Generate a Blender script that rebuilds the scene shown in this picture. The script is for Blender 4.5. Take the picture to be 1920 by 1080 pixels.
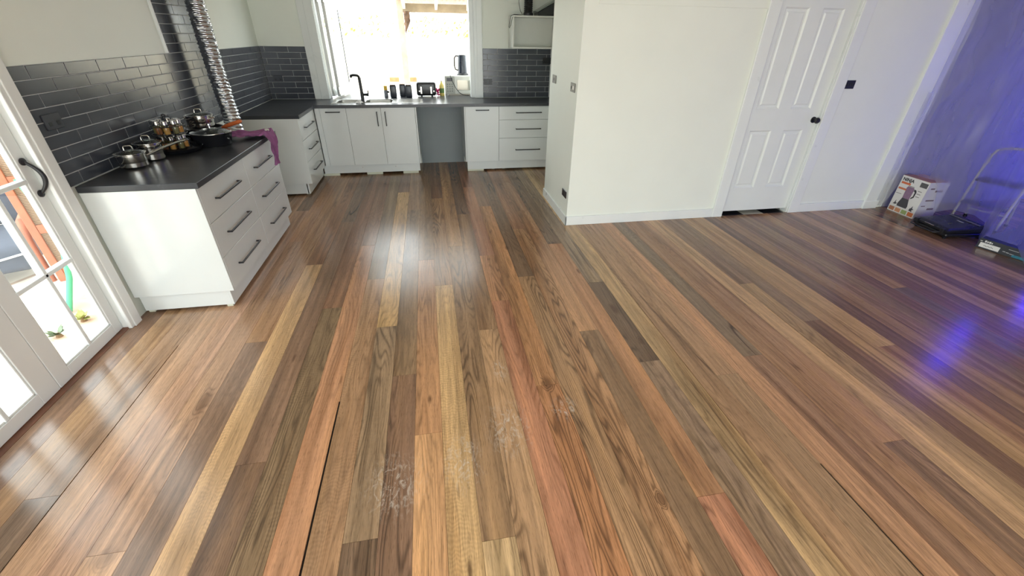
import bpy, bmesh, math, random
from mathutils import Vector, Matrix, noise as mnoise

random.seed(11)
for _o in list(bpy.data.objects):
    bpy.data.objects.remove(_o)
SC = bpy.context.scene
COL = SC.collection

# ------------------------------------------------------------------ camera
def cam_axes(yaw, pitch, roll):
    cy, sy = math.cos(yaw), math.sin(yaw)
    f = Vector((sy * math.cos(pitch), cy * math.cos(pitch), -math.sin(pitch)))
    r = Vector((cy, -sy, 0)); d = f.cross(r)
    r2 = math.cos(roll) * r + math.sin(roll) * d
    d2 = -math.sin(roll) * r + math.cos(roll) * d
    return r2, d2, f
_r, _d, _f = cam_axes(0.18642776, 0.54377752, -0.0167655)
cd = bpy.data.cameras.new('camera')
cd.sensor_width = 36.0
cd.lens = 36.0 * 787.79 / 1920.0
cd.clip_start = 0.02
cam = bpy.data.objects.new('camera', cd)
COL.objects.link(cam)
cam.matrix_world = Matrix(((_r.x, -_d.x, -_f.x, 0), (_r.y, -_d.y, -_f.y, 0), (_r.z, -_d.z, -_f.z, 1.7), (0, 0, 0, 1)))
SC.camera = cam

# ------------------------------------------------------------------ sky, daylight, exposure
W = bpy.data.worlds.new('sky'); SC.world = W
W.use_nodes = True
bg = W.node_tree.nodes['Background']
bg.inputs['Color'].default_value = (0.90, 0.97, 0.985, 1)
bg.inputs['Strength'].default_value = 7.0
SC.view_settings.view_transform = 'Standard'
SC.view_settings.look = 'None'
SC.view_settings.gamma = 1.0
SC.view_settings.use_curve_mapping = False
SC.view_settings.exposure = 0.0
SC.cycles.use_denoising = True
SC.cycles.max_bounces = 10
SC.cycles.diffuse_bounces = 6
SC.cycles.transparent_max_bounces = 16
SC.cycles.caustics_reflective = False
SC.cycles.caustics_refractive = False
SC.cycles.sample_clamp_indirect = 8.0

def portal(name, loc, rot, sx, sy):
    l = bpy.data.lights.new(name, 'AREA')
    l.shape = 'RECTANGLE'; l.size = sx; l.size_y = sy
    l.cycles.is_portal = True
    o = bpy.data.objects.new(name, l); COL.objects.link(o)
    o.location = loc; o.rotation_euler = rot
    return o
PI = math.pi
portal('daylight_french_door', (-2.18, 2.09, 1.02), (0, -PI / 2, 0), 2.06, 1.16)      # faces +x
portal('daylight_added_side_window', (-2.18, -1.0, 1.15), (0, -PI / 2, 0), 2.0, 2.6)  # unseen window, added to bring in fill daylight
portal('daylight_added_rear_opening', (1.0, -3.02, 1.15), (PI / 2, 0, 0), 4.8, 2.3)        # faces +y; invented opening behind the camera, adds fill
portal('daylight_kitchen_window', (-0.35, 6.74, 1.5), (-PI / 2, 0, 0), 1.95, 1.2)   # faces -y

# ------------------------------------------------------------------ colour and material helpers
def S(r, g, b, k=1.0):
    def c(v):
        v /= 255.0
        return (v / 12.92 if v <= 0.04045 else ((v + 0.055) / 1.055) ** 2.4) * k
    return (c(r), c(g), c(b), 1.0)

class NT:
    def __init__(s, name):
        s.m = bpy.data.materials.new(name); s.m.use_nodes = True
        s.t = s.m.node_tree; s.t.nodes.clear()
        s.out = s.t.nodes.new('ShaderNodeOutputMaterial')
    def n(s, typ, _o=0, **kw):
        nd = s.t.nodes.new('ShaderNode' + typ)
        ins = kw.pop('ins', {})
        for k, v in kw.items():
            setattr(nd, k, v)
        for k, v in ins.items():
            s.put(nd, k, v)
        return nd.outputs[_o]
    def put(s, nd, k, v):
        i = nd.inputs[k]
        if isinstance(v, bpy.types.NodeSocket):
            s.t.links.new(v, i)
        else:
            i.default_value = v
    def math(s, op, a, b=0.0, c=None, clamp=False):
        ins = {0: a, 1: b}
        if c is not None: ins[2] = c
        return s.n('Math', operation=op, use_clamp=clamp, ins=ins)
    def vmul(s, v, xyz):
        return s.n('VectorMath', operation='MULTIPLY', ins={0: v, 1: xyz})
    def noise(s, vec, scale=1.0, detail=2.0, rough=0.5, dist=0.0, out=0):
        return s.n('TexNoise', out, ins={'Vector': vec, 'Scale': scale, 'Detail': detail, 'Roughness': rough, 'Distortion': dist})
    def rng(s, v, a, b, c, d, smooth=False):
        return s.n('MapRange', interpolation_type='SMOOTHSTEP' if smooth else 'LINEAR', ins={'Value': v, 'From Min': a, 'From Max': b, 'To Min': c, 'To Max': d})
    def mix(s, fac, a, b, blend='MIX'):
        nd = s.t.nodes.new('ShaderNodeMix'); nd.data_type = 'RGBA'; nd.blend_type = blend
        s.put(nd, 0, fac); s.put(nd, 6, a); s.put(nd, 7, b)
        return nd.outputs[2]
    def comb(s, v):
        return s.n('CombineColor', ins={0: v, 1: v, 2: v})
    def schlick(s, f0):
        f = s.n('LayerWeight', 1, ins={'Blend': 0.5})
        return s.math('ADD', f0, s.math('MULTIPLY', s.math('POWER', f, 5.0), 1.0 - f0))
    def pos(s):
        return s.n('NewGeometry', 0)
    def obj(s):
        return s.n('TexCoord', 3)
    def bsdf(s, **ins):
        nd = s.t.nodes.new('ShaderNodeBsdfPrincipled')
        for k, v in ins.items():
            s.put(nd, k.replace('_', ' '), v)
        return nd
    def end(s, sh):
        s.t.links.new(sh.outputs[0] if hasattr(sh, 'outputs') else sh, s.out.inputs[0])
        return s.m

_mc = {}
def pm(name, col, rough=0.5, metal=0.0, var=0.06, scale=8.0, bump=0.0, coat=0.0, spec=0.5, **extra):
    """plain procedural material: colour varied by noise, optional bump"""
    if name in _mc: return _mc[name]
    t = NT(name)
    p = t.obj()
    nz = t.noise(p, scale, 3.0)
    k = t.rng(nz, 0.3, 0.7, 1.0 - var, 1.0 + var)
    c = t.mix(1.0, col, t.comb(k), 'MULTIPLY')
    kw = dict(Base_Color=c, Roughness=t.rng(nz, 0.3, 0.7, max(0.0, rough - 0.03), rough + 0.03), Metallic=metal)
    b = t.bsdf(**kw)
    b.inputs['Specular IOR Level'].default_value = spec
    if coat: b.inputs['Coat Weight'].default_value = coat; b.inputs['Coat Roughness'].default_value = 0.08
    if bump:
        bn = t.n('Bump', ins={'Strength': bump, 'Distance': 0.01, 'Height': t.noise(p, scale * 6, 4.0)})
        t.put(b, 'Normal', bn)
    for k2, v in extra.items():
        b.inputs[k2.replace('_', ' ')].default_value = v
    _mc[name] = t.end(b)
    return _mc[name]

WALL = pm('wall_paint', S(233, 238, 230), 0.55, var=0.012, scale=3, bump=0.03)
TRIM = pm('trim_gloss_paint', S(230, 235, 234), 0.3, var=0.01)
CEIL = pm('ceiling_paint', S(236, 236, 230), 0.7, var=0.01)
DOORP = pm('door_paint', S(228, 233, 231), 0.35, var=0.01)
FRENCH = pm('french_door_paint', S(226, 228, 226), 0.35, var=0.01)
CABW = pm('white_laminate', S(217, 222, 222), 0.16, var=0.008, coat=0.15)
CABE = pm('white_cabinet_core', S(222, 224, 218), 0.35, var=0.02)
PACK = pm('pale_packer', S(205, 208, 190), 0.6)
BLKM = pm('matt_black_metal', S(34, 34, 37), 0.38, var=0.08)
BLKP = pm('black_plastic', S(26, 27, 30), 0.3, var=0.08)
STEEL = pm('stainless_steel', S(205, 203, 198), 0.14, 1.0, var=0.03)
STEELB = pm('brushed_steel', S(190, 190, 186), 0.26, 1.0, var=0.05)
NOOK = pm('bare_grey_wall', S(140, 148, 150), 0.6, var=0.04, scale=3)
GROUT = pm('grey_grout', S(182, 184, 184), 0.8, var=0.05, scale=20)
TILE = pm('charcoal_tile_glaze', S(62, 66, 74), 0.22, var=0.1, scale=5, spec=0.6)
DARKUND = pm('dark_subfloor', S(28, 21, 16), 0.9)
WHITEP = pm('white_plastic', S(228, 228, 224), 0.4)
CHARC = pm('charcoal_canister', S(38, 44, 56), 0.3, var=0.05)
ORANGEW = pm('orange_timber', S(196, 120, 78), 0.5, var=0.15, scale=14)
PAVE = pm('pale_paving', S(222, 208, 190), 0.8, var=0.10, scale=2.5)

def glass_mat(name, tint, refl=1.0):
    t = NT(name)
    tr = t.n('BsdfTransparent', ins={'Color': tint})
    gl = t.n('BsdfGlossy', ins={'Color': (1, 1, 1, 1), 'Roughness': 0.02})
    fr = t.schlick(0.04)
    nz = t.noise(t.obj(), 2.0, 1.0)
    fac = t.math('MULTIPLY', fr, t.rng(nz, 0, 1, refl * 0.95, refl))
    return t.end(t.n('MixShader', ins={0: fac, 1: tr, 2: gl}))
GLASS = glass_mat('window_glass', (0.97, 0.985, 0.98, 1))
JARGL = glass_mat('jar_glass', (0.93, 0.95, 0.93, 1), 1.0)
LIDGL = glass_mat('lid_glass', (0.80, 0.83, 0.83, 1), 1.0)

# counter: dark slate laminate with pale scratchy veins
def counter_mat():
    t = NT('slate_laminate')
    p = t.pos()
    a = t.noise(t.vmul(p, (3.0, 3.0, 3.0)), 1.0, 6.0, 0.62, 1.2)
    v = t.math('ABSOLUTE', t.math('SUBTRACT', a, 0.5))
    vein = t.rng(v, 0.0, 0.02, 1.0, 0.0, True)
    gate = t.rng(t.noise(p, 2.0, 2.0), 0.5, 0.65, 0.0, 1.0, True)
    vein = t.math('MULTIPLY', vein, gate)
    m = t.noise(p, 9.0, 5.0, 0.6)
    base = t.mix(m, S(46, 48, 53), S(60, 62, 67))
    col = t.mix(t.math('MULTIPLY', vein, 0.14), base, S(165, 168, 172))
    b = t.bsdf(Base_Color=col, Roughness=0.29)
    return t.end(b)
COUNTER = counter_mat()

# ------------------------------------------------------------------ mesh helpers
class B:
    def __init__(s): s.bm = bmesh.new()
    def box(s, x0, x1, y0, y1, z0, z1, bev=0.0, seg=2):
        r = bmesh.ops.create_cube(s.bm, size=1.0)
        vs = r['verts']
        for v in vs:
            v.co = Vector(((x0 + x1) / 2 + v.co.x * (x1 - x0), (y0 + y1) / 2 + v.co.y * (y1 - y0), (z0 + z1) / 2 + v.co.z * (z1 - z0)))
        if bev > 0:
            bev = min(bev, 0.45 * min(abs(x1 - x0), abs(y1 - y0), abs(z1 - z0)))
            es = list({e for v in vs for e in v.link_edges})
            bmesh.ops.bevel(s.bm, geom=es, offset=bev, segments=seg, profile=0.5, affect='EDGES')
        return s
    def obox(s, c, size, rz=0.0, bev=0.0, rx=0.0, ry=0.0):
        tmp = B(); tmp.box(-size[0] / 2, size[0] / 2, -size[1] / 2, size[1] / 2, -size[2] / 2, size[2] / 2, bev)
        mt = Matrix.Translation(c) @ Matrix.Rotation(rz, 4, 'Z') @ Matrix.Rotation(ry, 4, 'Y') @ Matrix.Rotation(rx, 4, 'X')
        tmp.bm.transform(mt); s.merge(tmp); return s
    def merge(s, o):
        me = bpy.data.meshes.new('tmp'); o.bm.to_mesh(me); o.bm.free(); s.bm.from_mesh(me); bpy.data.meshes.remove(me); return s
    def rings(s, rings, closed_ends=True, loop=True):
        R = [[s.bm.verts.new(p) for p in r] for r in rings]
        n = len(R[0])
        for a, b in zip(R, R[1:]):
            for i in range(n if loop else n - 1):
                j = (i + 1) % n
                s.bm.faces.new((a[i], a[j], b[j], b[i]))
        if closed_ends and loop:
            s.bm.faces.new(list(reversed(R[0]))); s.bm.faces.new(R[-1])
        return s
    def lathe(s, prof, c=(0, 0, 0), seg=28, axis='z', cap=True):
        rs = []
        for r, z in prof:
            ring = []
            for i in range(seg):
                a = 2 * PI * i / seg
                u, v = max(r, 1e-4) * math.cos(a), max(r, 1e-4) * math.sin(a)
                q = (u, v, z) if axis == 'z' else ((z, u, v) if axis == 'x' else (u, z, v))
                ring.append(Vector(c) + Vector(q))
            rs.append(ring)
        return s.rings(rs, cap)
    def tube(s, pts, r, seg=10, closed=False, cap=True):
        pts = [Vector(p) for p in pts]; n = len(pts)
        rr = r if isinstance(r, (list, tuple)) else [r] * n
        T = []
        for i in range(n):
            a = pts[(i - 1) % n] if (closed or i > 0) else pts[i]
            b = pts[(i + 1) % n] if (closed or i < n - 1) else pts[i]
            T.append((b - a).normalized())
        up = Vector((0, 0, 1)) if abs(T[0].z) < 0.9 else Vector((1, 0, 0))
        u = T[0].cross(up).normalized(); rs = []
        for i in range(n):
            u = (u - T[i] * u.dot(T[i]))
            u = u.normalized() if u.length > 1e-6 else T[i].orthogonal().normalized()
            v = T[i].cross(u)
            rs.append([pts[i] + rr[i] * (u * math.cos(2 * PI * k / seg) + v * math.sin(2 * PI * k / seg)) for k in range(seg)])
        if closed:
            rs.append(rs[0]); return s.rings(rs, False)
        return s.rings(rs, cap)
    def grid(s, fn, nu, nv):
        V = [[s.bm.verts.new(fn(i / nu, j / nv)) for j in range(nv + 1)] for i in range(nu + 1)]
        for i in range(nu):
            for j in range(nv):
                s.bm.faces.new((V[i][j], V[i + 1][j], V[i + 1][j + 1], V[i][j + 1]))
        return s
    def poly_prism(s, pts, z0, z1):
        return s.rings([[Vector((x, y, z0)) for x, y in pts], [Vector((x, y, z1)) for x, y in pts]])
    def obj(s, name, mat, parent=None, smooth=False, local=False):
        bmesh.ops.recalc_face_normals(s.bm, faces=s.bm.faces)
        if parent is not None and not local:
            wm = parent.matrix_basis.copy(); pp = parent.parent
            while pp is not None: wm = pp.matrix_basis @ wm; pp = pp.parent
            s.bm.transform(wm.inverted())
        me = bpy.data.meshes.new(name); s.bm.to_mesh(me); s.bm.free()
        if isinstance(mat, (list, tuple)):
            for m in mat: me.materials.append(m)
        else: me.materials.append(mat)
        if smooth:
            for p in me.polygons: p.use_smooth = True
            try: me.set_sharp_from_angle(angle=math.radians(38))
            except Exception: pass
        o = bpy.data.objects.new(name, me); COL.objects.link(o)
        if parent is not None: o.parent = parent
        return o

def thing(name, label, cat, loc=(0, 0, 0), rz=0.0, group=None):
    o = bpy.data.objects.new(name, None); COL.objects.link(o)
    o.empty_display_size = 0.05
    o.location = loc; o.rotation_euler = (0, 0, rz)
    o.matrix_basis = Matrix.Translation(loc) @ Matrix.Rotation(rz, 4, 'Z')
    o['label'] = label; o['category'] = cat
    if group: o['group'] = group
    return o
def tag(o, label, cat, group=None):
    o['label'] = label; o['category'] = cat
    if group: o['group'] = group
    return o
def struct(o):
    o['kind'] = 'structure'; return o
def dup(root, loc, rz=None, label=None):
    r = root.copy(); COL.objects.link(r); r.location = loc
    if rz is not None: r.rotation_euler = (0, 0, rz)
    if label: r['label'] = label
    for ch in list(root.children):
        c = ch.copy(); COL.objects.link(c); c.parent = r
        for g in ch.children:
            d = g.copy(); COL.objects.link(d); d.parent = c
    return r
def arc(c, r, a0, a1, n, plane='xz'):
    out = []
    for i in range(n + 1):
        a = a0 + (a1 - a0) * i / n
        u, v = r * math.cos(a), r * math.sin(a)
        out.append((c[0] + u, c[1], c[2] + v) if plane == 'xz' else ((c[0], c[1] + u, c[2] + v) if plane == 'yz' else (c[0] + u, c[1] + v, c[2])))
    return out

# ================================================================== FLOOR
E0, MOD = -0.067, 0.1335
# column -> list of (y_from, tone, figure, curl, vein) near to far
BD = {
 -15: [(-3, (128, 94, 74), .2, 0, .3)],
 -14: [(-3, (168, 128, 88), .2, 0, .2)],
 -13: [(-3, (118, 94, 76), .2, 0, .3), (1.387, (152, 116, 86), .3, 0, 1.0)],
 -12: [(-3, (186, 143, 108), .25, .3, .1)],
 -11: [(-3, (176, 132, 102), .3, 0, .3), (4.73, (120, 92, 70), .3, 0, .5)],
 -10: [(-3, (186, 142, 104), .3, 0, .2), (1.09, (172, 130, 97), .5, 0, .4), (3.905, (158, 114, 82), .3, 0, .2)],
 -9: [(-3, (126, 95, 74), .2, 0, .3), (2.358, (164, 120, 80), .4, 0, .6)],
 -8: [(-3, (192, 150, 98), .3, 1, .3), (3.394, (142, 98, 66), .5, 0, .5)],
 -7: [(-3, (96, 68, 50), .3, 0, 1.0), (1.417, (124, 91, 68), .2, 0, .3), (4.332, (118, 92, 72), .3, 0, 1)],
 -6: [(-3, (122, 97, 66), .8, 1, .6), (2.687, (126, 84, 58), .3, 0, .4)],
 -5: [(-3, (182, 126, 84), .5, .3, .3), (3.72, (132, 92, 64), .3, 0, .4)],
 -4: [(-3, (158, 117, 78), .5, .8, .3), (3.066, (124, 99, 66), .2, .2, .3)],
 -3: [(-3, (104, 80, 60), .8, 0, .5), (.977, (142, 114, 82), 1., .2, .6), (2.397, (192, 150, 88), .7, 0, .4), (5.225, (122, 88, 64), .2, 0, .4)],
 -2: [(-3, (112, 80, 60), 1., 0, .6), (1.899, (132, 102, 68), .5, 0, .3), (4.6, (140, 104, 70), .3, 0, .3)],
 -1: [(-3, (192, 140, 86), .6, 0, .3), (1.455, (176, 124, 76), .8, 0, .3), (3.343, (122, 92, 62), .5, 0, .7)],
 0: [(-3, (196, 156, 98), .4, 1, .3), (2.886, (156, 114, 70), 1., 0, .3), (4.95, (118, 82, 58), .4, 0, .9)],
 1: [(-3, (180, 148, 100), .8, 0, .6), (.894, (148, 113, 76), 1., 0, .2), (3.588, (164, 120, 72), .5, 0, .4)],
 2: [(-3, (172, 132, 90), .8, 0, .6), (2.258, (140, 104, 68), .4, 0, .6), (4.383, (100, 74, 55), .6, 0, .9)],
 3: [(-3, (176, 114, 78), .6, 0, .4), (2.6, (180, 122, 74), .8, 0, .3), (3.355, (168, 110, 74), .4, 0, .3), (5.329, (140, 90, 66), .3, 0, .4)],
 4: [(-3, (172, 112, 62), 1., 0, .5), (1.688, (186, 128, 74), .7, 0, .4), (4.6, (138, 100, 72), .3, 0, .4)],
 5: [(-3, (160, 120, 78), 1., .2, .6), (2.928, (116, 88, 64), .5, 0, .9)],
 6: [(-3, (176, 128, 82), 1., .2, .6), (3.9, (152, 104, 70), .6, 0, .5)],
 7: [(-3, (128, 98, 68), .5, 0, .8), (2.14, (176, 128, 86), .5, 0, .4), (4.4, (150, 106, 72), .5, 0, .4)],
 8: [(-3, (178, 116, 82), .9, 0, .3), (.922, (172, 120, 76), .5, 0, .3), (3.503, (112, 86, 62), .9, 0, .6)],
 9: [(-3, (140, 114, 90), .7, .2, .5), (1.784, (98, 76, 58), .9, 0, 1.), (2.75, (132, 110, 84), .7, 0, .7)],
 10: [(-3, (188, 152, 100), .5, .2, .6)],
 11: [(-3, (168, 128, 88), .5, 0, .7)],
 12: [(-3, (156, 122, 86), .4, 0, .5), (1.6, (166, 126, 88), .3, 0, .3)],
 13: [(-3, (184, 134, 92), .4, 0, .3)],
 14: [(-3, (142, 104, 76), .3, 0, .3), (1.729, (116, 96, 74), .4, 0, 1.)],
 15: [(-3, (152, 110, 74), .3, 0, .6)],
 16: [(-3, (130, 98, 74), .4, 0, .4), (1.029, (160, 117, 82), .3, 0, .3)],
 17: [(-3, (194, 152, 104), .3, 0, .4)],
 18: [(-3, (160, 126, 84), .5, 0, .8), (2.54, (128, 98, 74), .2, 0, .5)],
 19: [(-3, (116, 82, 58), .2, 0, .5), (2.0, (122, 96, 72), .2, 0, .2)],
 20: [(-3, (174, 134, 86), .3, 0, .5)],
 21: [(-3, (154, 110, 74), .3, 0, .3), (1.674, (182, 142, 90), .3, 0, .5)],
 22: [(-3, (108, 77, 62), .2, 0, .4)],
 23: [(-3, (150, 112, 78), .2, 0, .6)],
 24: [(-3, (130, 96, 76), .3, 0, 1.)],
 25: [(-3, (136, 106, 80), .3, 0, .3)],
 26: [(-3, (122, 84, 70), .3, 0, .4)],
 27: [(-3, (106, 86, 76), .2, 0, .4), (2.289, (162, 118, 76), .2, 0, .3)],
 28: [(-3, (118, 80, 66), .2, 0, .5)],
 29: [(-3, (128, 92, 72), .2, 0, .6)],
}
GAPS = {(-4): (0.2, 1.75, .004), 13: (-.5, .98, .0045), (-12): (0.9, 2.4, .002), 18: (1.4, 2.2, .002), 11: (1.2, 2.6, .0015)}  # edge index -> y range, extra half gap

def tonefix(c, k=1.24, con=.80):
    m = (.36, .22, .115)      # mean board tone; pull single boards a little towards it
    v = [m[i] + (c[i] - m[i]) * con for i in range(3)]
    l = .3 * v[0] + .59 * v[1] + .11 * v[2]
    return tuple(k * (l + (q - l) * .86) for q in v) + (1.0,)
def floor_mesh():
    me = bpy.data.meshes.new('floor')
    V, F, tone, wood, fig = [], [], [], [], []
    rnd = random.Random(5)
    def quad(x0, x1, y0, y1, z, t, off, fg):
        # board top plus its four shallow sides
        b = len(V); zb = z - 0.006
        V.extend([(x0, y0, z), (x1, y0, z), (x1, y1, z), (x0, y1, z), (x0, y0, zb), (x1, y0, zb), (x1, y1, zb), (x0, y1, zb)])
        for f in ((0, 1, 2, 3), (0, 4, 5, 1), (1, 5, 6, 2), (2, 6, 7, 3), (3, 7, 4, 0)):
            F.append([b + i for i in f])
            for i in f:
                p = V[b + i]
                tone.append(t); fig.append(fg)
                wood.append((p[0] - x0 + off[0], p[1] + off[1], off[2]))
    for n in range(-15, 64):
        x0, x1 = E0 + MOD * n, E0 + MOD * (n + 1)
        rows = BD.get(n)
        if rows is None:
            rows = []; y = -3.0
            while y < 6.6:
                k = rnd.uniform(0.8, 1.2)
                base = rnd.choice([(120, 84, 68), (142, 106, 80), (156, 114, 80), (110, 80, 66), (132, 94, 72)])
                rows.append((y, tuple(c * k for c in base), rnd.uniform(.1, .4), 0, rnd.uniform(.2, .8)))
                y += rnd.uniform(1.4, 4.2)
        g0, g1 = GAPS.get(n, (9, 9, 0)), GAPS.get(n + 1, (9, 9, 0))
        for i, (ya, c, fg, cu, ve) in enumerate(rows):
            yb = rows[i + 1][0] if i + 1 < len(rows) else 6.6
            off = (rnd.uniform(0, 40), rnd.uniform(0, 40), rnd.uniform(0, 40))
            t = tonefix(S(*[min(255, v) for v in c]))
            cuts = sorted({ya, yb, *[v for v in (g0[0], g0[1], g1[0], g1[1]) if ya < v < yb]})
            for p, q in zip(cuts, cuts[1:]):
                m = (p + q) / 2
                a = x0 + 0.0006 + (g0[2] if g0[0] < m < g0[1] else 0)
                b = x1 - 0.0006 - (g1[2] if g1[0] < m < g1[1] else 0)
                # keep the wood coordinate continuous over cuts
                o2 = (off[0] + (a - x0), off[1], off[2])
                quad(a, b, p + (0.0007 if p == ya else 0), q - (0.0007 if q == yb else 0), 0.0, t, o2, (fg, cu, ve, 1))
    nb = len(F)
    b = len(V)
    V.extend([(-2.2, -3.0, -0.0055), (8.4, -3.0, -0.0055), (8.4, 6.7, -0.0055), (-2.2, 6.7, -0.0055)])
    F.append([b, b + 1, b + 2, b + 3])
    for i in range(4): tone.append((0, 0, 0, 1)); fig.append((0, 0, 0, 1)); wood.append((0, 0, 0))
    me.from_pydata(V, [], F)
    ca = me.attributes.new('tone', 'FLOAT_COLOR', 'CORNER')
    fa = me.attributes.new('figure', 'FLOAT_COLOR', 'CORNER')
    wa = me.attributes.new('wood', 'FLOAT_VECTOR', 'CORNER')
    ca.data.foreach_set('color', [c for t in tone for c in t])
    fa.data.foreach_set('color', [c for t in fig for c in t])
    wa.data.foreach_set('vector', [c for t in wood for c in t])
    return me, nb

# knots: x, y, half width, half length, strength
KNOTS = [(1.205, 2.36, .030, .085, 1.0), (1.235, 1.98, .020, .05, .8), (-.125, 1.685, .014, .04, .9), (.535, 1.70, .040, .07, .9),
         (.845, .94, .025, .05, 1.), (-1.31, 1.86, .04, .12, .8), (-.62, 1.92, .006, .045, .9), (-.93, 2.16, .010, .05, 1.0), (.01, .80, .012, .05, 1.2),
         (.34, 2.49, .005, .13, 1.1), (-.70, 3.45, .02, .06, .8), (.60, 3.48, .02, .05, .9), (-1.33, 1.07, .05, .05, .6), (2.02, .98, .012, .09, .8),
         (3.15, 1.85, .008, .2, 1.1), (2.23, 2.35, .007, .12, .9), (1.12, 2.95, .012, .06, 1.1), (-.01, 1.12, .008, .05, .7)]

def floor_mat():
    t = NT('spotted_gum_boards')
    tone = t.n('Attribute', 0, attribute_name='tone')
    figv = t.n('SeparateColor', 0, ins={0: t.n('Attribute', 0, attribute_name='figure')})
    fn = figv.node
    fig, curl, vein = fn.outputs[0], fn.outputs[1], fn.outputs[2]
    w = t.n('Attribute', 1, attribute_name='wood')
    sep = t.n('SeparateXYZ', 0, ins={0: w}).node
    P = t.pos()
    px = t.n('SeparateXYZ', 0, ins={0: P}).node
    # knots bend the figure
    ksum = None
    for kx, ky, a, b, st in KNOTS:
        dx = t.math('MULTIPLY', t.math('SUBTRACT', px.outputs[0], kx), 1 / a)
        dy = t.math('MULTIPLY', t.math('SUBTRACT', px.outputs[1], ky), 1 / b)
        d = t.math('SQRT', t.math('ADD', t.math('MULTIPLY', dx, dx), t.math('MULTIPLY', dy, dy)))
        k = t.rng(d, 0.25, 1.15, st, 0.0, True)
        ksum = k if ksum is None else t.math('ADD', ksum, k)
    n1 = t.noise(t.vmul(w, (6.5, 0.62, 1.0)), 1.0, 2.2, 0.42, 0.25)
    n1 = t.math('ADD', n1, t.math('MULTIPLY', ksum, 0.12))
    wob = t.noise(t.vmul(w, (30.0, 4.0, 1.0)), 1.0, 2.0)
    ln = t.math('SINE', t.math('ADD', t.math('MULTIPLY', n1, 150.0), t.math('MULTIPLY', wob, 2.5)))
    ln = t.math('POWER', t.math('ADD', t.math('MULTIPLY', ln, 0.5), 0.5), 2.6)
    figg = t.math('MULTIPLY', fig, t.rng(t.noise(t.vmul(w, (9.0, 1.1, 1.0)), 1.0, 2.0), 0.32, 0.62, 0.12, 1.0, True))
    c1 = t.math('SUBTRACT', 1.0, t.math('MULTIPLY', t.math('MULTIPLY', ln, figg), 0.56))
    n2 = t.noise(t.vmul(w, (22.0, 0.55, 1.0)), 1.0, 3.5, 0.6)
    c2 = t.rng(n2, 0.28, 0.72, 0.60, 1.28)
    n3 = t.noise(t.vmul(w, (300.0, 6.0, 1.0)), 1.0, 2.5, 0.6)
    c3 = t.rng(n3, 0.25, 0.75, 0.78, 1.18)
    n4 = t.noise(t.vmul(w, (620.0, 24.0, 1.0)), 1.0, 1.0)
    c4 = t.rng(n4, 0.30, 0.42, 0.62, 1.0, True)
    cy = t.math('SINE', t.math('ADD', t.math('MULTIPLY', sep.outputs[1], 330.0), t.math('MULTIPLY', t.noise(t.vmul(w, (26.0, 9.0, 1.0)), 1.0, 2.0), 22.0)))
    cg = t.rng(t.noise(t.vmul(w, (12.0, 1.6, 1.0)), 1.0, 1.0), 0.42, 0.6, 0.0, 1.0, True)
    c5 = t.math('ADD', 1.0, t.math('MULTIPLY', t.math('MULTIPLY', t.math('MULTIPLY', cy, curl), cg), 0.08))
    k = t.math('MULTIPLY', t.math('MULTIPLY', c1, c2), t.math('MULTIPLY', t.math('MULTIPLY', c3, c4), c5))
    col = t.mix(1.0, tone, t.comb(k), 'MULTIPLY')
    # warm and cool drifts along the board
    h = t.noise(t.vmul(w, (9.0, 0.45, 1.0)), 1.0, 3.0)
    col = t.mix(t.rng(h, 0.50, 0.72, 0.0, 0.75, True), col, t.mix(1.0, col, (0.62, 0.55, 0.48, 1), 'MULTIPLY'))
    col = t.mix(t.rng(h, 0.46, 0.26, 0.0, 0.55, True), col, t.mix(1.0, col, (1.22, 1.18, 1.0, 1), 'MULTIPLY'))
    # dark gum veins
    n5 = t.noise(t.vmul(w, (7.0, 0.30, 1.0)), 1.0, 2.0, 0.5, 0.3)
    vv = t.math('ABSOLUTE', t.math('SUBTRACT', n5, 0.56))
    vm = t.math('MULTIPLY', t.rng(vv, 0.0, 0.018, 1.0, 0.0, True), vein)
    vm = t.math('MULTIPLY', vm, t.rng(t.noise(t.vmul(w, (5.0, 1.3, 1.0)), 1.0, 2.0), 0.42, 0.62, 0.0, 0.85, True))
    col = t.mix(vm, col, S(58, 40, 28))
    col = t.mix(t.math('MINIMUM', t.math('MULTIPLY', ksum, 0.62), 0.9), col, S(64, 40, 24))
    # dusty scuffs left on the new finish
    dmask = None
    for sx, sy, ra, rb in ((.265, 1.42, .14, .22), (-.28, 1.2, .16, .20), (.02, 1.27, .12, .2), (.58, 1.50, .10, .10), (.28, 1.85, .06, .12)):
        dx = t.math('MULTIPLY', t.math('SUBTRACT', px.outputs[0], sx), 1 / ra)
        dy = t.math('MULTIPLY', t.math('SUBTRACT', px.outputs[1], sy), 1 / rb)
        d = t.math('SQRT', t.math('ADD', t.math('MULTIPLY', dx, dx), t.math('MULTIPLY', dy, dy)))
        m = t.rng(d, 0.1, 1.1, 1.0, 0.0, True)
        dmask = m if dmask is None else t.math('MAXIMUM', dmask, m)
    sc = t.noise(t.vmul(P, (38.0, 20.0, 1.0)), 1.0, 5.0, 0.7, 1.6)
    dust = t.math('MULTIPLY', dmask, t.rng(sc, 0.46, 0.72, 0.0, 0.75, True))
    col = t.mix(dust, col, S(205, 196, 184))
    rough = t.math('ADD', t.rng(t.noise(P, 3.0, 3.0), 0.3, 0.7, 0.19, 0.25), t.math('MULTIPLY', t.math('SUBTRACT', n3, 0.5), 0.10))
    b = t.bsdf(Base_Color=col, Roughness=rough)
    b.inputs['Specular IOR Level'].default_value = 0.45
    t.put(b, 'Normal', t.n('Bump', ins={'Strength': 0.06, 'Distance': 0.002, 'Height': t.math('ADD', n3, t.math('MULTIPLY', n2, 2.0))}))
    return t.end(b)

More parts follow.
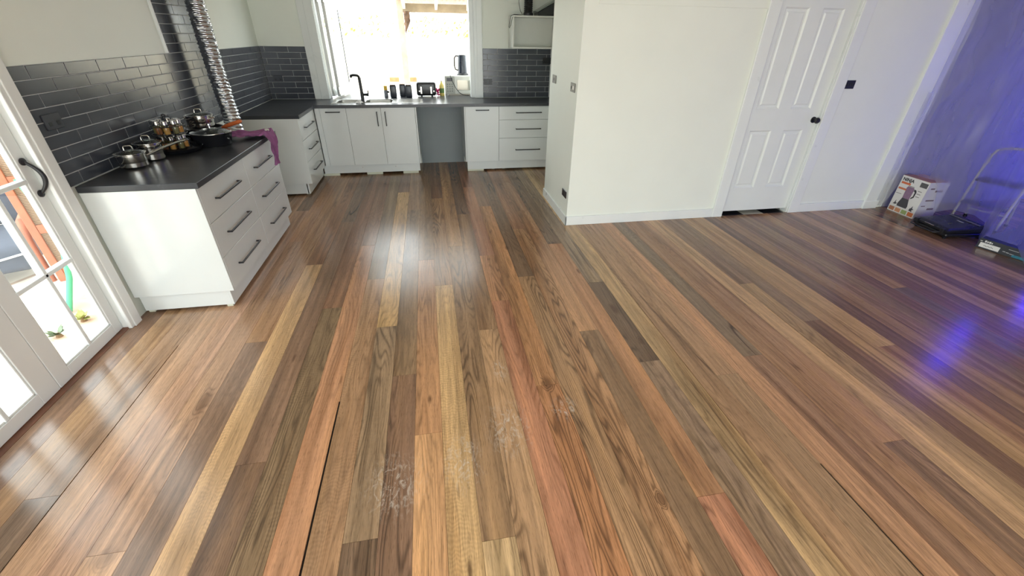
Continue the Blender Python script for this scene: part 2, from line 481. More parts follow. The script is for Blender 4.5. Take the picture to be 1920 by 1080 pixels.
fme, nboards = floor_mesh()
fme.materials.append(floor_mat()); fme.materials.append(DARKUND)
fme.polygons[len(fme.polygons) - 1].material_index = 1
struct(bpy.data.objects.new('floor', fme)); COL.objects.link(bpy.data.objects['floor'])

# ================================================================== WALLS
H = 2.6
WX, WY = -2.07, 6.6           # left wall face, kitchen back wall face
def wall(name, boxes, mat=WALL):
    b = B()
    for q in boxes: b.box(*q)
    return struct(b.obj(name, mat))
FY0, FY1, FH = 1.50, 2.68, 2.05
wall('wall_left', [(-2.19, WX, -3.1, -2.3, -.13, H), (-2.19, WX, -2.3, .3, -.13, .15), (-2.19, WX, -2.3, .3, 2.15, H), (-2.19, WX, .3, FY0, -.13, H),
                   (-2.19, WX, FY0, FY1, FH, H), (-2.19, WX, FY0, FY1, -.13, -.012), (-2.19, WX, FY1, 6.72, -.13, H)])
KX0, KX1, KZ0, KZ1 = -1.33, .655, .868, 2.15
wall('wall_back', [(WX, KX0, WY, 6.72, -.13, H), (KX1, 1.88, WY, 6.72, -.13, H), (KX0, KX1, WY, 6.72, -.13, KZ0), (KX0, KX1, WY, 6.72, KZ1, H)])
wall('wall_back_recess', [(-.175, .46, 6.592, 6.6, 0.0, .868)], NOOK)
wall('wall_kitchen_side', [(1.76, 1.88, 4.88, WY, -.13, H)])
wall('wall_pantry', [(1.302, 1.40, 3.93, 4.88, -.13, H), (1.40, 1.88, 4.78, 4.88, -.13, H)])
DX0, DX1, DZ = 3.075, 3.925, 2.05
wall('wall_right', [(1.40, DX0, 3.93, 4.03, -.13, H), (DX0, DX1, 3.93, 4.03, DZ, H), (DX1, 5.2, 3.93, 4.03, -.13, H)])
DIM = pm('shade_grey_wall', S(150, 150, 165), .6, var=.05)  # wall colour greyed so the room behind the sheet looks darker
wall('wall_beyond_sheet', [(5.2, 8.4, 3.93, 4.03, -.13, H)], DIM)
wall('wall_far_right', [(8.3, 8.4, -3.1, 3.93, -.13, H)], DIM)
wall('wall_rear', [(-2.19, -1.4, -3.1, -3.0, -.13, H), (3.4, 8.4, -3.1, -3.0, -.13, H), (-1.4, 3.4, -3.1, -3.0, 2.3, H)])  # wide gap invented here to let fill daylight in
wall('wall_hall', [(1.88, 5.2, 5.4, 5.5, -.13, H), (1.88, 1.98, 4.03, 5.4, -.13, H), (5.1, 5.2, 4.03, 5.4, -.13, H)])
struct(B().box(-2.19, 8.4, -3.1, 6.72, H, H + .1).obj('ceiling', CEIL))
# checkered vinyl of the room behind the door
b = B()
for i in range(-2, 8):
    for j in range(0, 5):
        if (i + j) % 2 == 0: continue
        b.box(3.37 + .255 * i, 3.37 + .255 * (i + 1), 4.0 + .255 * (j - 1) + .185, 4.0 + .255 * j + .185, .0005, .003)
struct(b.obj('floor_hall_black', pm('black_vinyl', S(40, 40, 44), .4)))
b = B().box(2.0, 5.1, 3.935, 5.4, -.02, .0006)
struct(b.obj('floor_hall', pm('white_vinyl', S(205, 205, 190), .4)))
for nme, q in (('black', (DX0, 3.37)), ('black', (3.625, DX1))):
    pass

# trims
def trim(name, boxes, bev=.004, mat=TRIM):
    b = B()
    for q in boxes: b.box(*q, bev)
    return struct(b.obj(name, mat))
trim('baseboard_pantry', [(1.286, 1.302, 3.914, 4.88, 0, .096)])
trim('baseboard_right', [(1.286, 2.965, 3.914, 3.93, 0, .096), (4.04, 4.91, 3.914, 3.93, 0, .096)])
trim('trim_1', [(2.965, 3.085, 3.908, 3.93, 0, 2.13), (3.915, 4.04, 3.908, 3.93, 0, 2.13), (2.965, 4.04, 3.908, 3.93, 2.045, 2.15)], .006)
trim('trim_2', [(4.91, 5.08, 3.905, 3.93, .0, H), (4.90, 5.09, 3.898, 3.93, 0, .09)], .005)
trim('trim_3', [(1.42, 2.965, 3.920, 3.93, 1.92, H)], .003, WALL)
trim('trim_4', [(DX0, 3.09, 3.93, 4.03, 0, DZ), (3.91, DX1, 3.93, 4.03, 0, DZ), (DX0, DX1, 3.93, 4.03, DZ - .012, DZ)], .002)
# french door jambs, casing and sill
trim('trim_5', [(-2.19, -2.075, FY1 - .02, FY1, -.01, FH), (-2.19, -2.075, FY0, FY0 + .02, -.01, FH), (-2.19, -2.075, FY0, FY1, FH - .02, FH)], .003, FRENCH)
trim('trim_10', [(-2.19, WX, FY0, FY1, -.012, .0015)], .001, pm('timber_threshold', S(112, 70, 48), .4, var=.2, scale=12))
trim('trim_6', [(-2.07, -2.045, 2.64, 2.74, 0, 2.14), (-2.045, -2.035, 2.665, 2.735, 0, 2.13), (-2.07, -2.045, 1.44, 1.54, 0, 2.14), (-2.07, -2.045, 1.44, 2.74, 2.04, 2.14)], .006, FRENCH)
# kitchen window casing, jambs, tile edge strips
trim('trim_7', [(-1.515, -1.425, 6.572, 6.6, .9055, 2.25), (-1.43, -1.325, 6.56, 6.6, .9055, 2.25), (-1.35, KX0 + .012, 6.58, 6.72, .9055, 2.15),
                (.655, .772, 6.565, 6.6, .9055, 2.25), (.60, .657, 6.585, 6.72, .9055, 2.15), (.66, .70, 6.555, 6.6, .9055, 2.25), (-1.515, .772, 6.565, 6.6, 2.13, 2.25)], .004)
trim('trim_8', [(-2.07, -2.054, 4.325, 4.352, 1.527, H)], .002)

# ------------------------------------------------------------------ tiles (glazed subway, stretcher bond)
def tiles(name, axis, face, a0, a1, z0, rows, first_joint, module=.281, rh=.0685, gap=.0048, off_odd=.5, holes=(), inward=1):
    """axis 'y': tiles on a wall x=face running along y; axis 'x': on a wall y=face running along x"""
    gb, tb = B(), B()
    ztop = z0 + rows * rh
    t0, t1 = face, face + inward * .004
    t2 = face + inward * .0085
    def bx(b, u0, u1, z0_, z1_, d0, d1, bev=0):
        lo, hi = min(d0, d1), max(d0, d1)
        if axis == 'y': b.box(lo, hi, u0, u1, z0_, z1_, bev, 1)
        else: b.box(u0, u1, lo, hi, z0_, z1_, bev, 1)
    bx(gb, a0, a1, z0, ztop, t0, t1 + inward * .002)
    for r in range(rows):
        zt = ztop - r * rh; zb = zt - rh
        j = first_joint + (off_odd * module if r % 2 else 0)
        while j > a0: j -= module
        u = j
        while u < a1:
            s, e = max(u, a0) + gap / 2, min(u + module, a1) - gap / 2
            if e - s > .008: bx(tb, s, e, zb + gap / 2, zt - gap / 2, t1, t2, .0015)
            u += module
    o = struct(gb.obj('wall_' + name + '_grout', GROUT))
    return struct(tb.obj('wall_' + name + '_tiles', TILE))
tiles('left', 'y', WX, 2.742, WY - .0, .9085, 9, 2.882)
tiles('left_upper', 'y', WX, 4.353, 5.27, .9085 + 9 * .0685, 15, 4.36 + .03)
tiles('back', 'x', WY, WX + .009, -1.517, .9085, 9, -2.05 + .04, inward=-1)
tiles('back_side', 'x', WY, .774, 1.75, .9085, 9, .983 - .281, inward=-1)
trim('trim_9', [(1.742, 1.76, 6.585, 6.6, .9055, 1.53)], .001)

# ================================================================== DOORS
def french_leaf(name, y0, y1, sl, sr):
    """one leaf in the plane x=-2.12; sl/sr stile widths"""
    x0, x1 = -2.15, -2.108
    z0, z1 = .004, 2.02
    b = B()
    b.box(x0, x1, y0, y0 + sl, z0, z1, .003).box(x0, x1, y1 - sr, y1, z0, z1, .003)
    b.box(x0, x1, y0 + sl, y1 - sr, z0, .075, .003).box(x0, x1, y0 + sl, y1 - sr, 1.92, z1, .003)
    d = struct(b.obj(name, FRENCH))
    a0, a1 = y0 + sl, y1 - sr
    g = B(); m = (a0 + a1) / 2
    for z in (.545, 1.0, 1.46): g.box(x0 + .004, x1 + .001, a0, a1, z - .012, z + .012, .005)
    g.box(x0 + .004, x1 + .001, m - .012, m + .012, .075, 1.92, .005)
    for (ya, yb) in ((a0, a0 + .012), (a1 - .012, a1)): g.box(x0 + .006, x1 - .006, ya, yb, .075, 1.92, .004)
    for (za, zb) in ((.075, .087), (1.908, 1.92)): g.box(x0 + .006, x1 - .006, a0, a1, za, zb, .004)
    g.obj('glazing_bar', TRIM, d)
    zs = [.075, .545, 1.0, 1.46, 1.92]
    for i in range(4):
        for (ya, yb) in ((a0, m), (m, a1)):
            B().box(-2.132, -2.128, ya + .002, yb - .002, zs[i] + .002, zs[i + 1] - .002).obj('pane', GLASS, d)
    return d
d1 = french_leaf('door_1', 2.093, 2.655, .097, .068)
d2 = french_leaf('door_2', 1.525, 2.089, .097, .115)
# cast pull handle on the right leaf
hb = B()
hy = 2.622
pts = []
for i in range(15):
    t = i / 14
    z = .925 + .17 * t
    bow = .042 * math.sin(PI * min(1, max(0, (t - .04) / .92))) ** .7
    pts.append((-2.108 + .008 + bow, hy + .012 * math.sin(PI * t), z))
hb.tube(pts, [.007 + .004 * math.sin(PI * i / 14) for i in range(15)], 10)
for z in (.925, 1.095):
    hb.lathe([(.0, -.004), (.019, -.004), (.019, .003), (.012, .009), (.0, .010)], (-2.104, hy, z), 14, 'x')
hb.obj('handle', BLKM, d1, True)

# four panel internal door
def panel_door():
    y0, y1 = 3.955, 3.99
    x0, x1, z0, z1 = 3.094, 3.906, .045, 2.035
    b = B()
    xs = [(x0, 3.165), (3.41, 3.55), (3.775, x1)]
    for a, c in xs: b.box(a, c, y0, y1, z0, z1)
    for za, zb in ((z0, .305), (.897, 1.10), (1.94, z1)):
        for a, c in ((3.165, 3.41), (3.55, 3.775)): b.box(a, c, y0, y1, za, zb)
    d = struct(b.obj('door_3', DOORP))
    for a, c in ((3.165, 3.41), (3.55, 3.775)):
        for za, zb in ((.305, .897), (1.10, 1.94)):
            p = B()
            # sloping moulding running into a raised field
            o_, i1, i2, i3 = 0, .014, .032, .045
            def ring(ins, y): return [(a + ins, y, za + ins), (c - ins, y, za + ins), (c - ins, y, zb - ins), (a + ins, y, zb - ins)]
            p.rings([[Vector(v) for v in ring(k, y)] for k, y in ((0, y0), (i1, y0 + .014), (i2, y0 + .014), (i3, y0 + .006), (i3 + .002, y0 + .006))], False)
            q = [Vector(v) for v in ring(i3 + .002, y0 + .006)]
            p.bm.faces.new([p.bm.verts.new(v) for v in q])
            p.obj('panel', DOORP, d)
    k = B().lathe([(0, 0), (.03, 0), (.03, -.006), (.012, -.009), (.011, -.028), (.022, -.036), (.029, -.048), (.029, -.056), (.022, -.066), (.0, -.070)], (3.856, y0, .992), 22, 'y')
    kn = k.obj('knob', BLKM, d, True)
    return d
panel_door()

# folded bifold leaves of the kitchen window, standing outside at the left jamb
def bifold(name, xa, xb, ya, yb):
    b = B()
    z0, z1 = .93, 2.12
    L = Vector((xb - xa, yb - ya, 0)); n = L.length; ang = math.atan2(L.y, L.x)
    def lb(u0, u1, za, zb, th=.04, bev=.003):
        c = Vector((xa, ya, 0)) + L * ((u0 + u1) / 2 / n)
        b.obox((c.x, c.y, (za + zb) / 2), (u1 - u0, th, zb - za), ang, bev)
    lb(0, .06, z0, z1); lb(n - .06, n, z0, z1); lb(.06, n - .06, z0, z0 + .09); lb(.06, n - .06, z1 - .07, z1)
    o = struct(b.obj(name, FRENCH))
    g = B(); c = Vector((xa, ya, 0)) + L * .5
    g.obox((c.x, c.y, (z0 + z1) / 2 + .01), (n - .13, .005, z1 - z0 - .17), ang)
    g.obj('pane', GLASS, o)
    h = B()
    for z in (1.0, 2.05):
        q = Vector((xa, ya, 0)) + L * (.02 / n)
        h.obox((q.x + .012, q.y - .03, z), (.05, .012, .09), ang, .003)
    h.obj('hinge', STEELB, o)
    s = B(); q = Vector((xa, ya, 0)) + L * ((n - .012) / n)
    s.obox((q.x + .024, q.y - .0, 1.5), (.010, .010, .9), 0, .002)
    s.obj('seal_strip', BLKM, o)
    return o
bifold('window_1', -1.29, -1.255, 6.66, 7.24)
bifold('window_2', -1.215, -1.165, 6.66, 7.24)

# ================================================================== KITCHEN CABINETS
def bar_handle(parent, p0, p1, nrm, th=.011, stand=.034):
    """square bar handle between p0 and p1 standing off along nrm"""
    p0, p1, nrm = Vector(p0), Vector(p1), Vector(nrm)
    d = (p1 - p0).normalized(); b = B()
    def seg(a, c):
        lo = Vector([min(a[i], c[i]) for i in range(3)]); hi = Vector([max(a[i], c[i]) for i in range(3)])
        for i in range(3):
            if hi[i] - lo[i] < th: m = (hi[i] + lo[i]) / 2; lo[i], hi[i] = m - th / 2, m + th / 2
        b.box(lo.x, hi.x, lo.y, hi.y, lo.z, hi.z, .0015, 1)
    o = nrm * (stand - th / 2)
    seg(p0 + o, p1 + o)
    seg(p0 + d * th / 2 + nrm * .0005, p0 + d * th / 2 + o); seg(p1 - d * th / 2 + nrm * .0005, p1 - d * th / 2 + o)
    return b.obj('handle', BLKM, parent)

SPL = [(.629, .864), (.389, .625), (.145, .385)]
def drawer_unit_x(name, label, y0, y1, xf, xb, splits, group, end_panel=None, feet=(), hl=.39, kick=True):
    """drawers facing +x"""
    t = thing(name, label, 'cabinet', ((xf + xb) / 2, (y0 + y1) / 2, 0), 0, group)
    b = B().box(xb, xf - .02, y0 + .002, y1 - .002, .145, .866)
    b.obj('body', CABE, t)
    for za, zb in splits:
        d = B().box(xf - .018, xf, y0 + .0015, y1 - .0015, za, zb, .0012, 1).obj('drawer', CABW, t)
        m = (y0 + y1) / 2 - .015; z = (za + zb) / 2
        bar_handle(d, (xf, m - hl / 2, z), (xf, m + hl / 2, z), (1, 0, 0))
    return t
G1 = 'white drawer cabinets along the left wall'
XF, XB = -1.44, -2.055
cabA = drawer_unit_x('drawer_cabinet', 'white three-drawer cabinet beside the french doors with white end panel', 2.81, 3.56, XF, XB, SPL, G1)
B().box(XB, XF, 2.79, 2.808, .145, .8675, .001, 1).obj('end_panel', CABW, cabA)
k = B().box(-1.495, -1.48, 2.815, 3.56, .022, .144, .001, 1).box(XB + .01, -1.495, 2.815, 2.83, .022, .144, .001, 1)
k.obj('kickboard', CABW, cabA)
for fx, fy in ((-1.518, 2.845), (-1.518, 3.46), (-2.02, 2.85), (-2.02, 3.5)):
    B().box(fx - .02, fx + .02, fy - .02, fy + .02, 0, .145, .002, 1).obj('foot', PACK, cabA)
cabB = drawer_unit_x('drawer_cabinet', 'white three-drawer cabinet under the purple cloth, next to the gap for the range', 3.563, 4.295, XF, XB, SPL, G1)
B().box(XB, XF, 4.297, 4.315, .145, .8675, .001, 1).obj('end_panel', CABW, cabB)
B().box(-1.495, -1.48, 3.563, 4.30, .022, .144, .001, 1).obj('kickboard', CABW, cabB)
for fx, fy in ((-1.518, 4.2), (-2.02, 3.6), (-2.02, 4.2), (-1.518, 3.62)):
    B().box(fx - .02, fx + .02, fy - .02, fy + .02, 0, .145, .002, 1).obj('foot', PACK, cabB)
cabC = drawer_unit_x('drawer_cabinet', 'white three-drawer cabinet at the inner corner, left of the sink run', 5.262, 6.0205, XF, XB, SPL, G1, hl=.40)
B().box(XB, XF, 5.242, 5.26, .145, .8675, .001, 1).obj('end_panel', CABW, cabC)
B().box(-1.518, -1.487, 5.265, 6.06, .022, .144, .001, 1).box(XB + .02, -1.505, 5.265, 5.28, .022, .144, .001, 1).obj('kickboard', CABW, cabC)
for fx, fy in ((-1.53, 5.33), (-1.53, 5.9), (-2.0, 5.33)):
    B().box(fx - .02, fx + .02, fy - .02, fy + .02, 0, .145, .002, 1).obj('foot', PACK, cabC)

YF, YB = 6.02, 6.588
def unit_y(name, label, x0, x1, cat='cabinet', group=None):
    t = thing(name, label, cat, ((x0 + x1) / 2, (YF + YB) / 2, 0), 0, group)
    return t
# narrow pull-out left of the sink
G2 = 'white cabinets of the sink run'
pb = unit_y('base_cabinet', 'white single-door cabinet with horizontal handle, left of the sink doors', -1.43, -1.055, group=G2)
B().box(-1.43, -1.058, 6.04, YB, .145, .70).box(-1.43, -1.24, 6.04, YB, .70, .866).obj('body', CABE, pb)
B().box(-1.432, -1.372, YF + .002, YF + .018, .145, .864, .001, 1).obj('filler_panel', CABW, pb)
d = B().box(-1.370, -1.0565, YF, YF + .018, .145, .864, .0012, 1).obj('door', CABW, pb)
bar_handle(d, (-1.302, YF, .82), (-1.126, YF, .82), (0, -1, 0))
sk = unit_y('sink_cabinet', 'white two-door cabinet under the sink with paired vertical handles', -1.055, -.177, group=G2)
bb = B().box(-1.052, -1.035, 6.04, YB, .145, .866).box(-.215, -.197, 6.04, YB, .145, .866).box(-1.052, -.197, 6.04, YB, .145, .163).box(-1.035, -.215, YB - .012, YB, .163, .7)
bb.obj('body', CABE, sk)
d = B().box(-1.0535, -.627, YF, YF + .018, .145, .864, .0012, 1).obj('door', CABW, sk)
bar_handle(d, (-.677, YF, .645), (-.677, YF, .82), (0, -1, 0))
d = B().box(-.624, -.197, YF, YF + .018, .145, .864, .0012, 1).obj('door', CABW, sk)
bar_handle(d, (-.574, YF, .645), (-.574, YF, .82), (0, -1, 0))
B().box(-.194, -.177, YF, YB, .145, .8675, .001, 1).obj('end_panel', CABW, sk)
kb = tag(B().box(-1.475, -.198, 6.07, 6.086, .03, .144, .001, 1).obj('kickboard', CABW), 'long white kickboard under the sink run, raised on pale packers', 'kickboard')
for fx in (-1.39, -.82, -.33):
    B().box(fx - .105, fx + .105, 6.066, 6.10, .0, .03, .001, 1).obj('packer', PACK, kb)
for sx in (-.97, -.53):
    B().lathe([(0, -.0015), (.006, -.0015), (.006, 0), (0, 0)], (sx, 6.07, .1), 10, 'y').obj('screw', STEELB, kb)
for fx in (-.9, -.3, -1.35):
    for fy in (6.16, 6.5):
        B().box(fx - .02, fx + .02, fy - .02, fy + .02, 0, .145).obj('foot', PACK, sk if fx > -1 else pb)
# right of the dishwasher gap
rb = unit_y('base_cabinet', 'white single-door cabinet with short handle, right of the empty dishwasher gap', .445, .914, group=G2)
B().box(.463, .912, 6.04, YB, .145, .866).obj('body', CABE, rb)
B().box(.445, .461, YF, YB, .145, .8675, .001, 1).obj('end_panel', CABW, rb)
d = B().box(.463, .9135, YF, YF + .018, .145, .864, .0012, 1).obj('door', CABW, rb)
bar_handle(d, (.60, YF, .822), (.78, YF, .822), (0, -1, 0))
rd = unit_y('drawer_cabinet', 'wide white three-drawer cabinet at the right end of the back run', .916, 1.745, group=G2)
B().box(.918, 1.743, 6.04, YB, .145, .866).obj('body', CABE, rd)
for za, zb in ((.697, .864), (.457, .692), (.14, .452)):
    d = B().box(.917, 1.744, YF, YF + .018, za, zb, .0012, 1).obj('drawer', CABW, rd)
    z = (za + zb) / 2 + (.005 if za > .6 else 0)
    bar_handle(d, (1.15, YF, z), (1.505, YF, z), (0, -1, 0))
kb2 = tag(B().box(.468, 1.745, 6.07, 6.086, .022, .142, .001, 1).obj('kickboard', CABW), 'white kickboard under the right end of the back run', 'kickboard')
B().box(.47, .70, 6.066, 6.10, 0, .022, .001, 1).obj('packer', PACK, kb2)
B().box(1.64, 1.70, 6.066, 6.10, 0, .022, .001, 1).obj('packer', PACK, kb2)
for fx, o in ((.55, rb), (.85, rb), (1.0, rd), (1.65, rd)):
    for fy in (6.16, 6.5):
        B().box(fx - .02, fx + .02, fy - .02, fy + .02, 0, .145).obj('foot', PACK, o)

# countertops
CZ0, CZ1 = .868, .905
tag(B().box(-2.06, -1.42, 2.79, 4.385, CZ0, CZ1, .003).obj('countertop', COUNTER), 'dark slate countertop on the left drawer cabinets, carrying pots and pans', 'countertop')
SX0, SX1, SY0, SY1 = -1.205, -.47, 6.12, 6.50
b = B()
b.box(-2.06, -1.42, 5.24, WY - .001, CZ0, CZ1)
b.box(-1.42, SX0, 6.0, WY - .001, CZ0, CZ1).box(SX1, 1.755, 6.0, WY - .001, CZ0, CZ1)
b.box(SX0, SX1, 6.0, SY0, CZ0, CZ1).box(SX0, SX1, SY1, WY - .001, CZ0, CZ1)
b.box(KX0 + .015, .598, WY - .001, 6.72, CZ0 + .0005, CZ1).box(KX0 - .05, 1.0, 6.7205, 7.28, CZ0, CZ1)
tag(b.obj('countertop', COUNTER), 'l-shaped dark slate countertop with the sink, running out through the window as a servery', 'countertop')

# sink
SINKM = pm('sink_steel', S(158, 157, 152), 0.34, 1.0, var=.04)
snk = thing('kitchen_sink', 'double-bowl stainless steel sink with drainer set in the dark counter', 'sink', (-.67, 6.33, .905))
def bowl(x0, x1, y0, y1, depth):
    b = B(); ri = []
    def ring(ins, z, rr):
        pts = []
        for cx, cy, a0 in ((x1 - ins - rr, y1 - ins - rr, 0), (x0 + ins + rr, y1 - ins - rr, PI / 2), (x0 + ins + rr, y0 + ins + rr, PI), (x1 - ins - rr, y0 + ins + rr, 1.5 * PI)):
            for i in range(6): a = a0 + PI / 2 * i / 5; pts.append(Vector((cx + rr * math.cos(a), cy + rr * math.sin(a), z)))
        return pts
    z = .9065
    b.rings([ring(-.004, z, .05), ring(.004, z - .004, .045), ring(.012, z - depth * .5, .04), ring(.016, z - depth + .015, .04), ring(.04, z - depth, .03)], False)
    b.bm.faces.new([b.bm.verts.new(p) for p in ring(.04, z - depth, .03)])
    return b
bowl(SX0 + .012, -.865, SY0 + .012, SY1 - .012, .17).obj('bowl', SINKM, snk, True)
bowl(-.832, SX1 - .012, SY0 + .012, SY1 - .012, .15).obj('bowl', SINKM, snk, True)
rim = B()
z0, z1 = .9055, .9085
rim.box(-1.235, SX0 + .016, 6.095, 6.535, z0, z1, .001, 1).box(-.869, -.828, SY0, SY1, z0, z1).box(SX1 - .016, -.44, 6.095, 6.535, z0, z1, .001, 1)
rim.box(SX0 + .01, SX1 - .01, 6.095, SY0 + .016, z0, z1, .001, 1).box(SX0 + .01, SX1 - .01, SY1 - .016, 6.535, z0, z1, .001, 1)
rim.obj('rim', SINKM, snk)
dr = B().box(-.44, -.09, 6.095, 6.535, z0, z1 - .0005, .001, 1)
for i in range(7): dr.box(-.41, -.12, 6.15 + i * .055, 6.165 + i * .055, z1 - .0007, z1 + .003, .001, 1)
dr.obj('drainer', SINKM, snk)
for cx in (-1.03, -.655): B().lathe([(0, .004), (.038, .004), (.042, 0), (.042, -.002), (0, -.002)], (cx, 6.31, .745 if cx < -.9 else .764), 18).obj('drain', BLKM, snk, True)

# tap on the bridge between the bowls
tp = thing('kitchen_tap', 'matt black mixer tap standing between the two sink bowls', 'tap', (-.849, 6.20, .9085))
b = B().lathe([(0, 0), (.027, 0), (.027, .006), (.021, .012), (.021, .12), (.019, .125), (0, .125)], (-.849, 6.20, .9085), 18)
b.obj('body', BLKM, tp, True)
pts = [(-.849, 6.20, 1.03), (-.851, 6.20, 1.12), (-.853, 6.20, 1.19)] + [(-.853 - .03 * (1 - math.cos(a)), 6.20 + .03 * (1 - math.cos(a)), 1.19 + .03 * math.sin(a)) for a in [PI / 8 * i for i in range(1, 5)]] + [(-.93, 6.27, 1.22), (-.965, 6.305, 1.212), (-.97, 6.31, 1.19)]
B().tube(pts, [.019] * 3 + [.016] * (len(pts) - 3), 12).obj('spout', BLKM, tp, True)
B().tube([(-.83, 6.2, 1.0), (-.795, 6.195, 1.0), (-.77, 6.19, 1.0)], [.015, .015, .021], 12).tube([(-.772, 6.19, 1.0), (-.768, 6.19, 1.05)], .007, 8).obj('lever', BLKM, tp, True)
cl = B().grid(lambda u, v: Vector((-.93 + .09 * u, 6.085 + .07 * v, .910 + .03 * math.sin(PI * u) * math.sin(PI * v) + .012 * mnoise.noise(Vector((u * 4, v * 4, 3))) + .006)), 14, 12)
tag(cl.obj('dish_cloth', pm('white_cloth', S(232, 232, 232), .9), smooth=True), 'scrunched white dish cloth on the front rim of the sink', 'cloth')

# ------------------------------------------------------------------ overhead open cupboard (housing for the range hood)
hc = thing('wall_cupboard', 'white open-front wall cupboard above the right end of the back counter', 'cupboard', (1.44, 6.42, 1.535))
x0, x1, y0, y1, z0, z1 = 1.135, 1.757, 6.27, 6.589, 1.537, 1.905
b = B().box(x0, x0 + .018, y0, y1, z0, z1, .001, 1).box(x1 - .018, x1, y0, y1, z0, z1, .001, 1).box(x0 + .018, x1 - .018, y0, y1, z0, z0 + .018, .001, 1).box(x0 + .018, x1 - .018, y0, y1, z1 - .018, z1, .001, 1)
b.obj('carcass', CABE, hc)
B().box(x0 + .018, x1 - .018, y1 - .012, y1 - .004, z0 + .018, z1 - .018).obj('back_panel', CABE, hc)
B().box(x0 + .018, x0 + .028, y0 + .02, y0 + .10, 1.63, 1.69, .002).obj('socket_plate', PACK, hc)
fd = thing('flexible_duct', 'black ribbed exhaust duct rising from the wall cupboard', 'duct', (1.365, 6.42, 1.905))
pr = []
for i in range(61):
    z = 1.9055 + (H - .005 - 1.9055) * i / 60
    pr.append((.052 + .006 * (i % 2), z))
B().lathe(pr, (1.365, 6.42, 0), 24).obj('ribbed_hose', BLKP, fd, True)
B().lathe([(.0, 1.9056), (.064, 1.9056), (.064, 1.935), (.05, 1.936), (0, 1.936)], (1.365, 6.42, 0), 24).obj('collar', BLKM, fd, True)
hd = thing('range_hood', 'black range hood part leaning against the wall on top of the white wall cupboard', 'hood', (1.6, 6.40, 1.905))
rh = B().rings([[Vector((1.475, y, 1.9055)), Vector((1.755, y, 1.9055)), Vector((1.755, y, 2.06)), Vector((1.70, y, 2.06)), Vector((1.47, y, 1.94))] for y in (6.30, 6.55)])
rh.obj('casing', BLKP, hd)
rh2 = B().rings([[Vector((1.464, y, 1.945)), Vector((1.70, y, 2.068)), Vector((1.755, y, 2.068)), Vector((1.755, y, 2.085)), Vector((1.69, y, 2.085)), Vector((1.46, y, 1.962))] for y in (6.295, 6.56)])
rh2.obj('glass_visor', pm('smoky_panel', S(120, 128, 122), .15), hd)
cb = B().tube([(1.245, 6.40, H - .005), (1.24, 6.40, 2.3), (1.235, 6.40, 2.05), (1.25, 6.38, 1.96), (1.28, 6.36, 1.912), (1.22, 6.33, 1.912), (1.15, 6.30, 1.912), (1.115, 6.285, 1.90), (1.10, 6.28, 1.84), (1.085, 6.27, 1.775), (1.09, 6.265, 1.765), (1.11, 6.27, 1.80), (1.125, 6.262, 1.87), (1.15, 6.285, 1.914), (1.22, 6.34, 1.913)], .0035, 6)
tag(cb.obj('hood_cable', BLKP, smooth=True), 'thin black cable looped over the top left corner of the wall cupboard', 'cable')

# ================================================================== POTS AND PANS ON THE LEFT COUNTER
CT = .9055
def loop_handle(b, c, span, h, ax):
    ax = Vector(ax).normalized(); pts = []
    for i in range(13):
        a = PI * i / 12
        p = Vector(c) - ax * (span / 2 * math.cos(a)); p.z += h * min(1, 1.25 * math.sin(a) ** .55)
        pts.append(p)
    b.tube(pts, .0045, 8)
    return b
def saucepan(label, x, y, z, r0, r1, h, handle=None, lidr=None, loops=()):
    t = thing('saucepan', label, 'saucepan', (x, y, z), 0, 'stainless steel pots on the left counter')
    B().lathe([(0, z), (r0 - .006, z), (r0, z + .005), (r1, z + h * .55), (r1, z + h - .003), (r1 + .004, z + h), (r1 - .003, z + h), (r1 - .004, z + .012), (0, z + .01)], (x, y, 0), 40).obj('pan_body', STEEL, t, True)
    lr = lidr or r1 + .001; zl = z + h + .0005
    lid = B().lathe([(0, zl + .024), (lr * .35, zl + .021), (lr * .7, zl + .013), (lr * .93, zl + .003), (lr * .93, zl + .0015), (lr * .5, zl + .012), (0, zl + .018)], (x, y, 0), 40).obj('lid', LIDGL, t, True)
    B().lathe([(lr * .91, zl), (lr + .004, zl), (lr + .004, zl + .004), (lr * .91, zl + .005)], (x, y, 0), 40, cap=False).obj('lid_rim', STEEL, lid, True)
    kb = B(); loop_handle(kb, (x, y, zl + .021), .046, .026, (1, .25, 0)); kb.obj('lid_handle', STEEL, lid, True)
    if handle:
        hb = B(); hb.tube(handle, [.006] + [.0085] * (len(handle) - 2) + [.007], 10); hb.obj('handle', STEELB, t, True)
    for lx, ly, ax in loops:
        hb = B(); a = Vector(ax).normalized(); pr = Vector((-a.y, a.x, 0))
        if pr.dot(Vector((lx - x, ly - y, 0))) < 0: pr = -pr
        hb.tube([Vector((lx, ly, z + h - .025)) + a * (-.035 + .07 * i / 8) + pr * (.026 * math.sin(PI * i / 8)) + Vector((0, 0, .012 * math.sin(PI * i / 8))) for i in range(9)], .0045, 8)
        hb.obj('side_handle', STEEL, t, True)
    return t
saucepan('small steel saucepan with glass lid nearest the french doors, long handle', -1.962, 3.215, CT, .068, .082, .088,
         [(-1.885, 3.24, .972), (-1.865, 3.30, .983), (-1.84, 3.37, .993), (-1.81, 3.50, 1.0), (-1.79, 3.575, .998)])
saucepan('taller steel saucepan with glass lid just behind the nearest saucepan', -1.952, 3.415, CT, .072, .084, .112)

